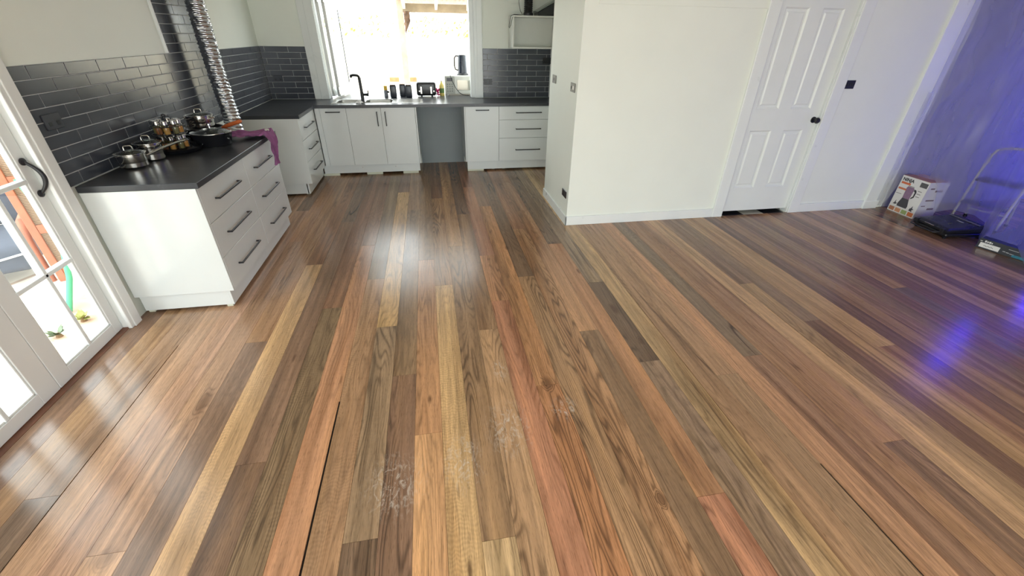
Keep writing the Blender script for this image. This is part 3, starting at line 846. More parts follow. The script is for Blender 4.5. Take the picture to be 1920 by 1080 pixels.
# flat black frypan holding the spice carousel
def frypan(label, x, y, z, r0, r1, h, mat=None, group='black pans on the left counter', name='frying_pan'):
    t = thing(name, label, 'pan', (x, y, z), 0, group)
    B().lathe([(0, z), (r0, z), (r0 + .008, z + .004), (r1, z + h - .004), (r1 + .004, z + h), (r1 - .002, z + h), (r0, z + .009), (0, z + .007)], (x, y, 0), 44).obj('pan_body', mat or BLKP, t, True)
    return t
fp = frypan('shallow black frying pan under the spice carousel', -1.885, 3.655, CT, .128, .15, .032)
fp['group'] = 'black pans on the left counter'
sr = thing('spice_rack', 'two-tier black wire spice carousel standing in the shallow pan', 'rack', (-1.915, 3.665, CT + .0075))
b = B().lathe([(0, 0), (.075, 0), (.075, .006), (.012, .012), (.008, .02), (.008, .235), (.014, .24), (.014, .25), (0, .255)], (-1.915, 3.665, CT + .0075), 20)
b.obj('stand', BLKM, sr, True)
b = B()
JAR = []
for tz, ph in ((.022, .3), (.128, .3)):
    for rr in (.032, .108):
        b.tube([(-1.915 + rr * math.cos(2 * PI * i / 28), 3.665 + rr * math.sin(2 * PI * i / 28), CT + tz) for i in range(28)], .0022, 6, True)
        b.tube([(-1.915 + rr * math.cos(2 * PI * i / 28), 3.665 + rr * math.sin(2 * PI * i / 28), CT + tz + .055) for i in range(28)], .0022, 6, True)
    for i in range(8):
        a = ph + 2 * PI * i / 8 + PI / 8
        ca, sa = math.cos(a), math.sin(a)
        b.tube([(-1.915 + .008 * ca, 3.665 + .008 * sa, CT + tz), (-1.915 + .108 * ca, 3.665 + .108 * sa, CT + tz), (-1.915 + .108 * ca, 3.665 + .108 * sa, CT + tz + .055)], .002, 6)
        JAR.append((ph + 2 * PI * i / 8, tz))
b.obj('wire_tier', BLKM, sr, True)
SPC = [(184, 128, 62), (112, 92, 60), (168, 96, 46), (150, 130, 66), (122, 116, 70), (140, 88, 50), (176, 132, 70), (106, 98, 60)]
SPN = ['amber', 'brown', 'rust-orange', 'khaki', 'olive', 'reddish brown', 'tan', 'dark olive']
LEV = ['lower', 'upper']
PLC = ['facing the room', 'at its far right', 'at the far right rear', 'turned to the range gap', 'against the tiles', 'at the rear left', 'turned to the near saucepans', 'at its near left']
for i, (a, tz) in enumerate(JAR):
    x, y, z = -1.915 + .071 * math.cos(a), 3.665 + .071 * math.sin(a), CT + tz + .0025
    q = i % 8
    t = thing('spice_jar', 'silver-capped jar of %s spice, %s carousel tier, %s' % (SPN[q], LEV[i // 8], PLC[q]), 'jar', (x, y, z), 0, 'spice jars in the carousel')
    B().lathe([(0, 0), (.019, 0), (.021, .003), (.021, .058), (.017, .064), (.017, .068), (0, .068)], (x, y, z), 16).obj('glass', JARGL, t, True)
    B().lathe([(0, .002), (.0192, .002), (.0192, .046), (0, .047)], (x, y, z), 14).obj('spice', pm('spice_' + SPN[q].replace(' ', '_'), S(*SPC[q]), .9, scale=60, var=.2), t, True)
    B().lathe([(0, .0665), (.0205, .0665), (.0205, .088), (.018, .091), (0, .091)], (x, y, z), 16).obj('cap', STEEL, t, True)

dp = frypan('deep black casserole pan with glass lid in front of the pan stack', -1.722, 3.855, CT, .112, .142, .095, name='casserole_pan')
zl = CT + .0955
ld = B().lathe([(0, zl + .030), (.05, zl + .026), (.10, zl + .014), (.137, zl + .002), (.137, zl + .0005), (.1, zl + .011), (0, zl + .026)], (-1.722, 3.855, 0), 40).obj('lid', LIDGL, dp, True)
B().lathe([(.132, zl), (.143, zl), (.143, zl + .004), (.132, zl + .005)], (-1.722, 3.855, 0), 40, cap=False).obj('lid_rim', STEEL, ld, True)
B().lathe([(0, zl + .0302), (.009, zl + .0302), (.007, zl + .045), (.017, zl + .052), (.016, zl + .062), (0, zl + .065)], (-1.722, 3.855, 0), 16).obj('lid_knob', STEEL, ld, True)
B().tube([(-1.60, 3.80, .975), (-1.58, 3.795, .985), (-1.56, 3.79, .99)], [.012, .01, .012], 10).obj('side_handle', BLKP, dp, True)
g = B().tube([(-1.595, 3.82, .955), (-1.588, 3.819, .955)], .006, 8).obj('rivet', STEEL, dp, True)
# stack: two nested skillets, the upper with a timber handle
s1 = frypan('lower black skillet at the bottom of the pan stack', -1.895, 4.13, CT, .12, .145, .045, name='skillet')
s2 = frypan('upper black skillet with orange timber handle in the pan stack', -1.895, 4.13, CT + .0455, .12, .145, .042, name='skillet')
B().tube([(-1.755, 4.10, .985), (-1.725, 4.095, .993)], .006, 8).obj('handle_bracket', STEEL, s2, True)
B().tube([(-1.73, 4.095, .992), (-1.70, 4.09, 1.002), (-1.63, 4.075, 1.025), (-1.565, 4.06, 1.045), (-1.555, 4.058, 1.048)], [.011, .015, .016, .014, .009], 12).obj('timber_handle', pm('oiled_timber', S(190, 98, 48), .45, scale=20, var=.15), s2, True)
saucepan('two-handled steel pot with glass lid on top of the skillet stack', -1.895, 4.13, CT + .088, .085, .098, .092, loops=((-1.80, 4.105, (0.2, 1, 0)), (-1.99, 4.145, (.2, 1, 0))))
# wire whisk-like rack lying behind
wk = B()
for i in range(5):
    a = PI * i / 5
    wk.tube([(-2.0 + .03 * math.cos(a) * math.sin(PI * k / 10), 3.93 + .16 * k / 10, 1.0 + .03 * math.sin(a) * math.sin(PI * k / 10)) for k in range(11)], .0016, 6)
wk.tube([(-2.0, 4.09, 1.0), (-2.0, 4.12, 1.008)], .004, 8)
wk.tube([(-2.0, 3.93, 1.0), (-2.0, 3.80, .95), (-2.0, 3.79, CT + .006)], .006, 8)
tag(wk.obj('whisk', STEEL, smooth=True), 'balloon wire whisk leaning between the spice carousel and the pan stack', 'whisk')

# purple cloth hanging over the counter edge
def cloth(u, v):
    # u from the rear end to the hanging end, v across
    L = u * .62
    edge = .385
    y0 = 4.02 + .10 * min(1, L / edge) ** 1.2
    wdt = .09 + .16 * math.sin(min(1, L / edge) * PI * .62)
    if L < edge:
        x = -1.795 + L; z = CT + .006
        z += .020 * math.sin(PI * v) * (0.6 + .4 * math.sin(9 * u)) + .020 * abs(math.sin(v * 8 + u * 6 + 2 * mnoise.noise(Vector((u * 3, v * 2, 8)))))
    else:
        k = L - edge
        a = min(1, k / .04)
        x = -1.408 + .014 * math.sin(a * PI / 2); z = CT + .008 - k
        wdt *= max(.34, 1 - k * 4.0)
        x += .022 * abs(math.sin(v * 9 + 1 + k * 3)) * min(1, k / .05)
    y = y0 + (v - .5) * wdt + (.05 - .40 * (L - edge) if L > edge else .05 * min(1, L / edge))
    nz = mnoise.noise(Vector((u * 7, v * 5, 1.7)))
    fold = (1 - abs(mnoise.noise(Vector((u * 5 + v * 3, v * 7 - u * 2, 4.4))))) ** 4 * .014
    if L < edge: z += fold
    else: x += fold
    return Vector((x + .004 * nz, y + .012 * nz, z + (.008 * nz if L < edge else 0) + (.004 if L < edge else 0)))
pc = thing('tea_towel', 'crumpled purple cloth draped over the front edge of the left counter', 'cloth', (-1.55, 4.08, CT))
B().grid(cloth, 60, 30).obj('fabric', pm('purple_cotton', S(142, 88, 134), .9, bump=.4, scale=14, var=.16), pc, True)
B().obox((-1.432, 4.22, CT + .038), (.035, .03, .002), .3, 0, .4).obj('care_tag', WHITEP, pc)

# crinkled aluminium duct hanging in the range gap
dt = thing('aluminium_duct', 'crinkled silver flexible duct hanging down the tiled wall at the range gap', 'duct', (-1.905, 4.76, .83))
def foil(u, v):
    z = .835 + (H - .84) * u
    a = 2 * PI * v
    turns = 58
    ph = (u * turns + v) % 1.0
    r = .073 + .0035 * math.sin(2 * PI * ph + 1.5 * mnoise.noise(Vector((a * 1.3, z * 6, 0))))
    q = Vector((math.cos(a) * 5, math.sin(a) * 5, z * 60))
    r += .0075 * mnoise.noise(Vector((math.cos(a) * 2.2, math.sin(a) * 2.2, z * 52 + math.cos(a) * 2.5 + math.sin(a) * 2.0))) + .004 * mnoise.noise(Vector((math.cos(a) * 2, math.sin(a) * 2, z * 9)))
    zz = z + .002 * mnoise.noise(q + Vector((9, 2, 1))) - (.03 * math.cos(a) * max(0, 1 - u * 12))
    sway = .006 * math.sin(z * 3.0)
    return Vector((-1.905 + sway + r * math.cos(a), 4.76 + r * math.sin(a), zz))
B().grid(foil, 520, 40).obj('foil_hose', pm('aluminium_foil', S(212, 216, 222), .24, 1.0, var=.12, scale=40), dt, True)

# ================================================================== SERVERY ITEMS
def canister(label, x, y):
    t = thing('canister', label, 'canister', (x, y, CT), 0, 'dark canisters on the servery')
    B().box(x - .043, x + .043, y - .043, y + .043, CT, CT + .158, .012, 3).obj('body', CHARC, t, True)
    B().box(x - .039, x + .039, y - .039, y + .039, CT + .1585, CT + .168, .004, 2).obj('lid', pm('pale_lid', S(222, 200, 180), .5), t, True)
    return t
canister('dark canister nearest the sink, first of three', -.487, 6.69)
canister('middle dark canister, set back half behind the third', -.362, 6.80)
canister('dark canister next to the toaster', -.274, 6.69)
sb = thing('spray_bottle', 'small bottle with yellow band on the servery, left of the dark canisters', 'bottle', (-.59, 6.70, CT))
B().lathe([(0, 0), (.026, 0), (.027, .006), (.027, .085), (.02, .095), (0, .095)], (-.59, 6.70, CT), 18).obj('body', pm('grey_bottle', S(120, 124, 134), .35), sb, True)
B().lathe([(0, .0955), (.024, .0955), (.024, .145), (.02, .15), (0, .15)], (-.59, 6.70, CT), 18).obj('cap', pm('yellow_cap', S(232, 190, 70), .4), sb, True)
B().tube([(-.565, 6.69, CT + .075), (-.545, 6.68, CT + .07)], .012, 10).obj('nozzle', BLKP, sb, True)

to = thing('toaster', 'black four-slice toaster on the servery, between canisters and soap bottle', 'toaster', (-.03, 6.80, CT))
b = B().box(-.165, .11, 6.71, 6.91, CT + .014, CT + .192, .03, 4)
b.obj('body', BLKP, to, True)
b = B()
for yy in (6.76, 6.83): b.box(-.13, .075, yy, yy + .028, CT + .189, CT + .1935, .002, 1)
b.obj('slots', STEELB, to)
for xx in (-.10, .04): B().box(xx - .012, xx + .012, 6.703, 6.709, CT + .04, CT + .135, .003, 1).obj('lever_slot', STEEL, to)
for xx in (-.125, .078): B().lathe([(0, 0), (.011, 0), (.011, -.01), (0, -.011)], (xx, 6.7095, CT + .075), 14, 'y').obj('dial', STEELB, to, True)
for xx in (-.10, .05):
    for yy in (6.74, 6.88): B().lathe([(0, 0), (.012, 0), (.012, .0135), (0, .0135)], (xx, yy, CT), 10).obj('foot', BLKP, to)

sp = thing('soap_bottle', 'clear dish soap bottle with yellow liquid, beside the microwave', 'bottle', (.195, 6.85, CT))
B().lathe([(0, 0), (.034, 0), (.036, .01), (.036, .12), (.03, .15), (.012, .175), (.012, .19), (0, .19)], (.195, 6.85, CT), 20).obj('body', pm('amber_soap', S(226, 206, 120), .2, var=.05), sp, True)
B().lathe([(.0365, .04), (.037, .042), (.037, .10), (.0365, .102)], (.195, 6.85, CT), 20, cap=False).obj('label_band', pm('green_label', S(96, 128, 70), .5), sp, True)
B().lathe([(0, .1905), (.013, .1905), (.013, .205), (.006, .21), (.005, .245), (0, .247)], (.195, 6.85, CT), 14).obj('cap', WHITEP, sp, True)

fl = B()
for i in range(26):
    r_ = random.Random(i); a = r_.uniform(0, 2 * PI); rr = .022 * r_.random() ** .5
    c = Vector((.135 + rr * math.cos(a), 6.84 + rr * math.sin(a), CT + .012 + .088 * r_.random()))
    fl.lathe([(0, -.011), (.009, -.007), (.012, 0), (.009, .007), (0, .011)], c, 8)
tag(fl.obj('dish_scrubber', pm('hot_pink', S(206, 44, 116), .7), smooth=True), 'bright pink tufted dish scrubber standing between toaster and soap bottle', 'scrubber')

mw = thing('microwave', 'pale silver microwave oven on the servery, under the kettle', 'microwave', (.48, 7.04, CT))
B().box(.245, .72, 6.875, 7.23, CT + .018, CT + .262, .006, 2).obj('body', pm('silver_shell', S(206, 206, 198), .35, var=.02), mw, True)
dr = B().box(.385, .715, 6.864, 6.8745, CT + .022, CT + .258, .003, 1).obj('door', pm('silver_door', S(212, 212, 204), .3), mw)
B().box(.425, .66, 6.861, 6.8635, CT + .07, CT + .205, .004, 1).obj('window', pm('mirror_window', S(150, 148, 138), .12, .6), dr)
cp = B().box(.25, .381, 6.866, 6.8745, CT + .022, CT + .258, .002, 1).obj('control_panel', pm('panel_grey', S(178, 180, 172), .4), mw)
for i in range(4):
    for j in range(3): B().lathe([(0, 0), (.0085, 0), (.0085, -.003), (0, -.0035)], (.283 + j * .033, 6.8655, CT + .06 + i * .03), 10, 'y').obj('button', pm('button_grey', S(120, 122, 118), .4), cp, True)
B().box(.275, .358, 6.8635, 6.8655, CT + .19, CT + .235, .001, 1).obj('display', BLKP, cp)
for xx in (.29, .66):
    for yy in (6.91, 7.18): B().lathe([(0, 0), (.014, 0), (.014, .0175), (0, .0175)], (xx, yy, CT), 10).obj('foot', WHITEP, mw)
kz = CT + .2625
ke = thing('kettle', 'tall black electric kettle on top of the microwave', 'kettle', (.52, 7.0, kz))
B().lathe([(0, 0), (.086, 0), (.088, .008), (.082, .02), (.07, .026), (0, .026)], (.52, 7.0, kz), 28).obj('base', BLKP, ke, True)
B().lathe([(0, .027), (.07, .027), (.07, .045), (.058, .245), (.055, .258), (.03, .266), (0, .267)], (.52, 7.0, kz), 28).obj('body', CHARC, ke, True)
B().tube([(.47, 7.0, kz + .245), (.43, 7.0, kz + .248), (.408, 7.0, kz + .22), (.405, 7.0, kz + .12), (.418, 7.0, kz + .075), (.452, 7.0, kz + .062)], .010, 10).obj('handle', BLKP, ke, True)
B().rings([[Vector((.565, 7.0 - .018, kz + .254)), Vector((.602, 7.0, kz + .256)), Vector((.565, 7.0 + .018, kz + .254))], [Vector((.572, 7.0 - .006, kz + .175)), Vector((.576, 7.0, kz + .172)), Vector((.572, 7.0 + .006, kz + .175))]]).obj('spout', STEELB, ke)
pc2 = B().tube([(.335, 6.93, CT + .268), (.33, 6.88, CT + .266), (.335, 6.856, CT + .245), (.36, 6.853, CT + .18), (.40, 6.85, CT + .10), (.45, 6.845, CT + .04), (.50, 6.84, CT + .012), (.56, 6.83, CT + .005), (.592, 6.82, CT + .005)], .0045, 8)
pc2.obj('power_cord', BLKP, mw, True)

# ================================================================== SWITCHES AND SOCKETS
def plate(name, label, cat, c, axis, w=.075, h=.115, group=None, white=False, mat=None):
    """axis: '-x' plate on a wall facing -x; '-y' facing -y"""
    t = thing(name, label, cat, c, 0, group)
    x, y, z = c
    def bx(du0, du1, dz0, dz1, n0, n1, bev=.001):
        b = B()
        if axis == '-x': b.box(x - n1, x - n0, y + du0, y + du1, z + dz0, z + dz1, bev, 1)
        elif axis == '+x': b.box(x + n0, x + n1, y + du0, y + du1, z + dz0, z + dz1, bev, 1)
        else: b.box(x + du0, x + du1, y - n1, y - n0, z + dz0, z + dz1, bev, 1)
        return b
    bx(-w / 2, w / 2, -h / 2, h / 2, .0003, .008, .002).obj('cover_plate', mat or BLKM, t)
    return t, bx
GREYP = pm('steel_grey_plate', S(118, 118, 114), .35, .3)
t, bx = plate('light_switch', 'grey single switch plate at the far end of the pantry side wall', 'switch', (1.302, 4.705, 1.305), '-x', .13, .075, mat=GREYP)
bx(-.014, .014, -.012, .012, .0083, .011).obj('rocker', BLKP, t)
t, bx = plate('light_switch', 'grey switch plate with white dimmer near the pantry corner', 'switch', (1.302, 4.055, 1.29), '-x', .13, .075, mat=GREYP)
bx(-.045, -.01, -.015, .015, .0083, .013).obj('dimmer_button', WHITEP, t)
bx(.015, .04, -.012, .012, .0083, .011).obj('rocker', BLKP, t)
t, bx = plate('power_socket', 'black power socket low on the pantry side wall above the baseboard', 'socket', (1.302, 4.06, .297), '-x', .14, .07)
for du in (-.035, .035): bx(du - .012, du + .012, -.02, .004, .0083, .0095).obj('outlet', BLKP, t)
t, bx = plate('light_switch', 'black switch plate on the white wall right of the panel door', 'switch', (4.096, 3.93, 1.32), '-y', .118, .076)
for du in (-.036, -.012, .012, .036): bx(du - .007, du + .007, -.014, .014, .0083, .011).obj('rocker', BLKP, t)
t, bx = plate('power_socket', 'dark power socket on the tiles right of the kitchen window', 'socket', (.845, 6.5915, 1.112), '-y', .115, .075, mat=pm('gunmetal_plate', S(58, 60, 62), .35))
for du in (-.03, .03): bx(du - .012, du + .012, -.022, .0, .0083, .0095).obj('outlet', BLKP, t); bx(du - .010, du + .010, .012, .024, .0083, .010).obj('rocker', BLKP, t)
t, bx = plate('power_socket', 'black power socket on the tiles at the right end of the back wall', 'socket', (1.69, 6.5915, 1.38), '-y', .115, .08)
for du in (-.03, .03): bx(du - .012, du + .012, -.022, .0, .0083, .0095).obj('outlet', BLKP, t)
t, bx = plate('power_socket', 'charcoal power socket on the left tiles beside the french door casing', 'socket', (-2.0615, 2.875, 1.25), '+x', .125, .078, mat=pm('charcoal_plate', S(52, 56, 64), .3))
for du in (-.03, .03): bx(du - .012, du + .012, -.022, .0, .0083, .0095).obj('outlet', BLKP, t)
t, bx = plate('power_socket', 'dark power socket on the back tiles in the left corner', 'socket', (-1.93, 6.5915, 1.155), '-y', .115, .075, mat=pm('charcoal_plate', S(52, 56, 64), .3))
for du in (-.03, .03): bx(du - .012, du + .012, -.022, .0, .0083, .0095).obj('outlet', BLKP, t)

# ================================================================== PLASTIC SHEET AND WHAT IT COVERS
def sheet_mat():
    t = NT('clear_plastic_film')
    p = t.pos()
    w = t.noise(t.vmul(p, (2.0, 5.0, 0.9)), 1.0, 3.0, 0.6, 0.3)
    hz = t.rng(w, 0.32, 0.72, 0.22, 0.37)
    tr = t.n('BsdfTransparent', ins={'Color': (0.95, 0.955, 0.97, 1)})
    df = t.n('BsdfDiffuse', ins={'Color': (0.66, 0.66, 0.68, 1)})
    tl = t.n('BsdfTranslucent', ins={'Color': (0.86, 0.86, 0.9, 1)})
    hazy = t.n('MixShader', ins={0: 0.60, 1: df, 2: tl})
    body = t.n('MixShader', ins={0: hz, 1: tr, 2: hazy})
    gl = t.n('BsdfGlossy', ins={'Color': (1, 1, 1, 1), 'Roughness': 0.3})
    fr = t.schlick(0.02)
    return t.end(t.n('MixShader', ins={0: fr, 1: body, 2: gl}))
FILM = sheet_mat()
HEM = [(3.925, 5.13, .02), (3.90, 5.14, .03), (3.875, 5.16, .10), (3.86, 5.24, .425), (3.55, 5.24, .43), (3.52, 5.27, .36), (3.47, 5.32, .10), (3.40, 5.44, .15), (3.20, 5.46, .16), (3.05, 5.40, .14), (2.96, 5.28, .03),
       (2.87, 5.17, .03), (2.84, 5.13, .115), (2.60, 5.16, .115), (2.50, 5.10, .06), (2.40, 5.03, .012), (1.5, 5.03, .012), (0.0, 5.05, .012), (-3, 5.05, .012)]
def hem(y):
    for (ya, xa, za), (yb, xb, zb) in zip(HEM, HEM[1:]):
        if ya >= y >= yb:
            k = (ya - y) / (ya - yb); return xa + (xb - xa) * k, za + (zb - za) * k
    return HEM[-1][1:]
def film(u, v):
    y = 3.925 - 6.9 * (u ** 1.9)
    xh, zh = hem(y)
    ztop = H - .01
    z = zh + (ztop - zh) * (v ** .85)
    k = 1 - v
    s = 3.925 - y
    x = 5.12 + (xh - 5.12) * (k ** 2.2)
    bulge = .075 * math.sin(PI * min(1, v * 1.05)) * min(1, s / .5)
    x += bulge * .4
    # vertical pleats and diagonal pull folds fanning from the taped corner
    amp = min(1, s / .12) * (0.35 + .65 * math.sin(PI * min(1, max(0, v))) )
    diag = s * 1.0 - (z - 1.25) * .75
    x += amp * .030 * math.sin(13 * diag) * math.exp(-((z - 1.35) ** 2) * .9) * math.exp(-s * .9)
    dg = s * .8 - z * .55
    x += amp * .050 * mnoise.noise(Vector((dg * 3.2, (z + s) * .35, 2.0)))
    x += amp * .012 * mnoise.noise(Vector((dg * 9.0 + z * 1.5, (z + s) * .7, 7.0)))
    x += amp * .010 * (1 - abs(mnoise.noise(Vector((s * 4.0 - z * 1.6, z * .5, 9.0))))) ** 8
    return Vector((x, y, z))
B_ = B().grid(film, 300, 110)
tag(B_.obj('plastic_sheet', FILM, smooth=True), 'translucent plastic dust sheet hanging across the right side, lit blue from behind', 'sheet')
tp_ = B().grid(lambda u, v: Vector((5.04 + .075 * v + .01 * math.sin(u * 23) * v, 3.889 - .008 * math.sin(PI * v) - .01 * mnoise.noise(Vector((u * 20, v * 3, 0))) * v, .10 + 1.15 * u)), 60, 6)
tag(tp_.obj('plastic_flap', FILM, smooth=True), 'loose flap of clear film taped along the casing at the end of the white wall', 'film')

# cardboard box with a printed picture of a kitchen blender
BX = thing('appliance_box', 'white printed cardboard appliance box on the floor at the edge of the plastic sheet', 'box', (5.205, 3.858, 0), -math.atan2(5.222 - 5.205, 3.858 - 3.545))
# local frame: +x goes away from the room (depth), -y runs along the printed face
WHT = pm('box_white', S(226, 226, 222), .45, var=.02)
bw, bd, bh = .315, .25, .405
B().box(0, bd, -bw, 0, .0, bh, .003, 1).obj('carton', pm('box_grey_card', S(196, 194, 188), .5, var=.03), BX, local=True)
fr = B().box(-.0012, -.0002, -bw + .001, -.001, .001, bh - .001).obj('front_print', WHT, BX, local=True)
def pr(name, u0, u1, z0, z1, col, dx=.0008, par=None):
    # printed patch on the front: u measured from the left edge of the face
    B().box(-.0012 - dx, -.00125, -u1, -u0, z0, z1).obj(name, pm('print_%d_%d_%d' % col, S(*col), .5, var=.05), fr, local=True)
def text_mesh(txt, size, name, mat, parent, mtx, bold=0.0):
    cu = bpy.data.curves.new(name, 'FONT'); cu.body = txt; cu.size = size; cu.extrude = .0002; cu.offset = bold
    o = bpy.data.objects.new(name + '_tmp', cu); COL.objects.link(o)
    dg = bpy.context.evaluated_depsgraph_get(); dg.update()
    me = bpy.data.meshes.new_from_object(o.evaluated_get(dg))
    bpy.data.objects.remove(o)
    me.transform(mtx); me.name = name; me.materials.clear(); me.materials.append(mat)
    q = bpy.data.objects.new(name, me); COL.objects.link(q); q.parent = parent
    return q
INK = pm('dark_ink', S(50, 52, 54), .5)
def face_m(u, z):   # text plane -> printed front (x right => -y, y up => z), facing -x
    return Matrix(((0, 0, -1, -.0024), (-1, 0, 0, -u), (0, 1, 0, z), (0, 0, 0, 1)))
text_mesh('NINJA', .048, 'brand_lettering', INK, fr, face_m(.018, .352), .0016)
pr('print_band', .018, .125, .318, .340, (214, 112, 70))
pr('print_badge', .225, .305, .335, .385, (88, 88, 86))
pr('print_band', .012, .105, .255, .275, (206, 120, 84))
pr('print_text_line', .010, .075, .205, .210, (120, 118, 116))
for z in (.285, .255, .225): pr('print_text_line', .232, .275, z, z + .008, (150, 148, 146))
bl = B()
def outline(pts, col, nm, dx):
    b = B(); b.rings([[Vector((-.00125, -u, z)) for u, z in pts], [Vector((-.0012 - dx, -u, z)) for u, z in pts]])
    b.obj(nm, pm('print_%d_%d_%d' % col, S(*col), .5, var=.1, scale=40), fr, local=True)
outline([(.085, .075), (.20, .075), (.205, .10), (.185, .175), (.105, .175), (.082, .10)], (74, 74, 78), 'printed_base', .0006)
outline([(.105, .175), (.185, .175), (.19, .29), (.18, .305), (.11, .305), (.10, .29)], (140, 112, 138), 'printed_jug', .0007)
outline([(.192, .295), (.215, .29), (.225, .27), (.222, .21), (.192, .185), (.192, .20), (.208, .22), (.208, .265), (.192, .275)], (58, 58, 60), 'printed_handle', .0006)
outline([(.108, .305), (.182, .305), (.176, .318), (.114, .318)], (170, 168, 166), 'printed_lid', .0008)
outline([(.03, .085), (.045, .10), (.055, .135), (.06, .105), (.08, .10), (.062, .085)], (76, 76, 80), 'printed_tool', .0006)
outline([(.235, .07), (.24, .095), (.25, .10), (.262, .13), (.266, .10), (.285, .095), (.265, .082), (.275, .065)], (76, 76, 80), 'printed_tool', .0006)
for i, c in enumerate(((186, 128, 96), (206, 150, 110), (160, 178, 116), (204, 122, 76))):
    pr('print_food_picture', .012 + i * .076, .012 + i * .076 + .064, .012, .056, c)
tp2 = B().box(.002, bd - .002, -bw + .002, -.002, bh + .0002, bh + .001).obj('top_print', pm('print_top', S(190, 140, 116), .5), BX, local=True)
for (a, c, z0, z1) in ((.04, .09, .33, .345), (.11, .2, .30, .32), (.05, .15, .2, .215), (.03, .08, .14, .15), (.12, .2, .1, .12)):
    B().box(a, c, -bw - .0012, -bw - .0002, z0, z1).obj('side_print', pm('print_side', S(120, 104, 100), .5), BX, local=True)

# sandwich press on the floor
GX = thing('sandwich_press', 'black sandwich press with wire handle lying on the floor in front of the plastic sheet', 'appliance', (4.955, 3.215, 0), math.radians(-8))
# local: +x deep towards the sheet, y across
b = B().box(.035, .44, -.185, .185, .018, .058, .016, 3); b.obj('base', BLKP, GX, True, True)
def lidf(u, v):
    x = .02 + .435 * u; y = -.19 + .38 * v
    e = max(abs(u - .5) * 2, abs(v - .5) * 2)
    return Vector((x, y, .104 + .03 * u - .018 * max(0, (e - .82) / .18) ** 2))
b = B().grid(lidf, 24, 24); top = [v for v in b.bm.verts]
b.obj('lid_top', pm('satin_black', S(30, 31, 34), .28), GX, True, True)
b = B().rings([[Vector((.02, -.19, .066)), Vector((.455, -.19, .07)), Vector((.455, .19, .07)), Vector((.02, .19, .066))], [Vector((.02, -.19, .086)), Vector((.455, -.19, .116)), Vector((.455, .19, .116)), Vector((.02, .19, .086))]])
b.obj('lid_body', BLKP, GX, False, True)
B().obox((.365, 0, .1315), (.025, .33, .0025), 0, .001, 0, -.069).obj('trim_band', GREYP, GX, local=True)
B().obox((.29, -.03, .127), (.012, .07, .0015), 0, 0, 0, -.069).obj('badge', pm('pale_badge', S(190, 190, 186), .4), GX, local=True)
B().tube([(.03, -.14, .075), (-.03, -.145, .062), (-.055, -.13, .055), (-.058, 0, .052), (-.055, .13, .055), (-.03, .145, .062), (.03, .14, .075)], .006, 10).obj('wire_handle', BLKM, GX, True, True)
for y in (-.15, .15): B().box(.0, .05, y - .018, y + .018, .045, .10, .006).obj('hinge_arm', BLKP, GX, False, True)
for x in (.06, .41):
    for y in (-.16, .16): B().lathe([(0, 0), (.014, 0), (.016, .018), (0, .0185)], (x, y, 0), 12).obj('foot', BLKP, GX, False, True)
B().box(.012, .0185, -.05, .06, .088, .094).obj('front_strip', STEELB, GX, local=True)

# flat dark carton lying under the sheet
CX = thing('flat_carton', 'flat dark carton with white shipping label on the floor under the plastic sheet', 'carton', (5.105, 2.845, 0), math.radians(13))
B().box(0, .62, -.62, 0, 0, .093, .002, 1).obj('carton_body', pm('dark_card', S(54, 58, 64), .5, var=.15, scale=10), CX, local=True)
lb = B().box(-.0012, -.0002, -.165, -.02, .012, .056).obj('shipping_label', WHITEP, CX, local=True)
b = B()
for i in range(9): b.obox((-.0016, -.055 - .008 * i, .031 + .003 * math.sin(i * 2.1)), (.0006, .007, .004), 0, 0, .5)
b.obj('label_handwriting', INK, lb, local=True)
b = B()
for (u0, u1, z0, z1) in ((.045, .058, .064, .082), (.062, .072, .064, .078), (.076, .09, .064, .08), (.094, .102, .064, .076), (.012, .03, .066, .071)):
    b.box(-.0012, -.0002, -u1, -u0, z0, z1, .0004, 1)
b.obj('printed_logo', WHITEP, CX, local=True)
b = B()
for (u0, u1, z0, z1) in ((.22, .29, .062, .066), (.19, .21, .03, .036), (.215, .235, .028, .034), (.24, .27, .026, .031)):
    b.box(-.0012, -.0002, -u1, -u0, z0, z1)
b.obj('printed_text', pm('pale_ink', S(186, 190, 190), .5), CX, local=True)
outline2 = B().box(-.0012, -.0002, -.5, -.26, .008, .03).obj('printed_stripe', pm('teal_ink', S(50, 128, 150), .5, var=.3, scale=20), CX, local=True)

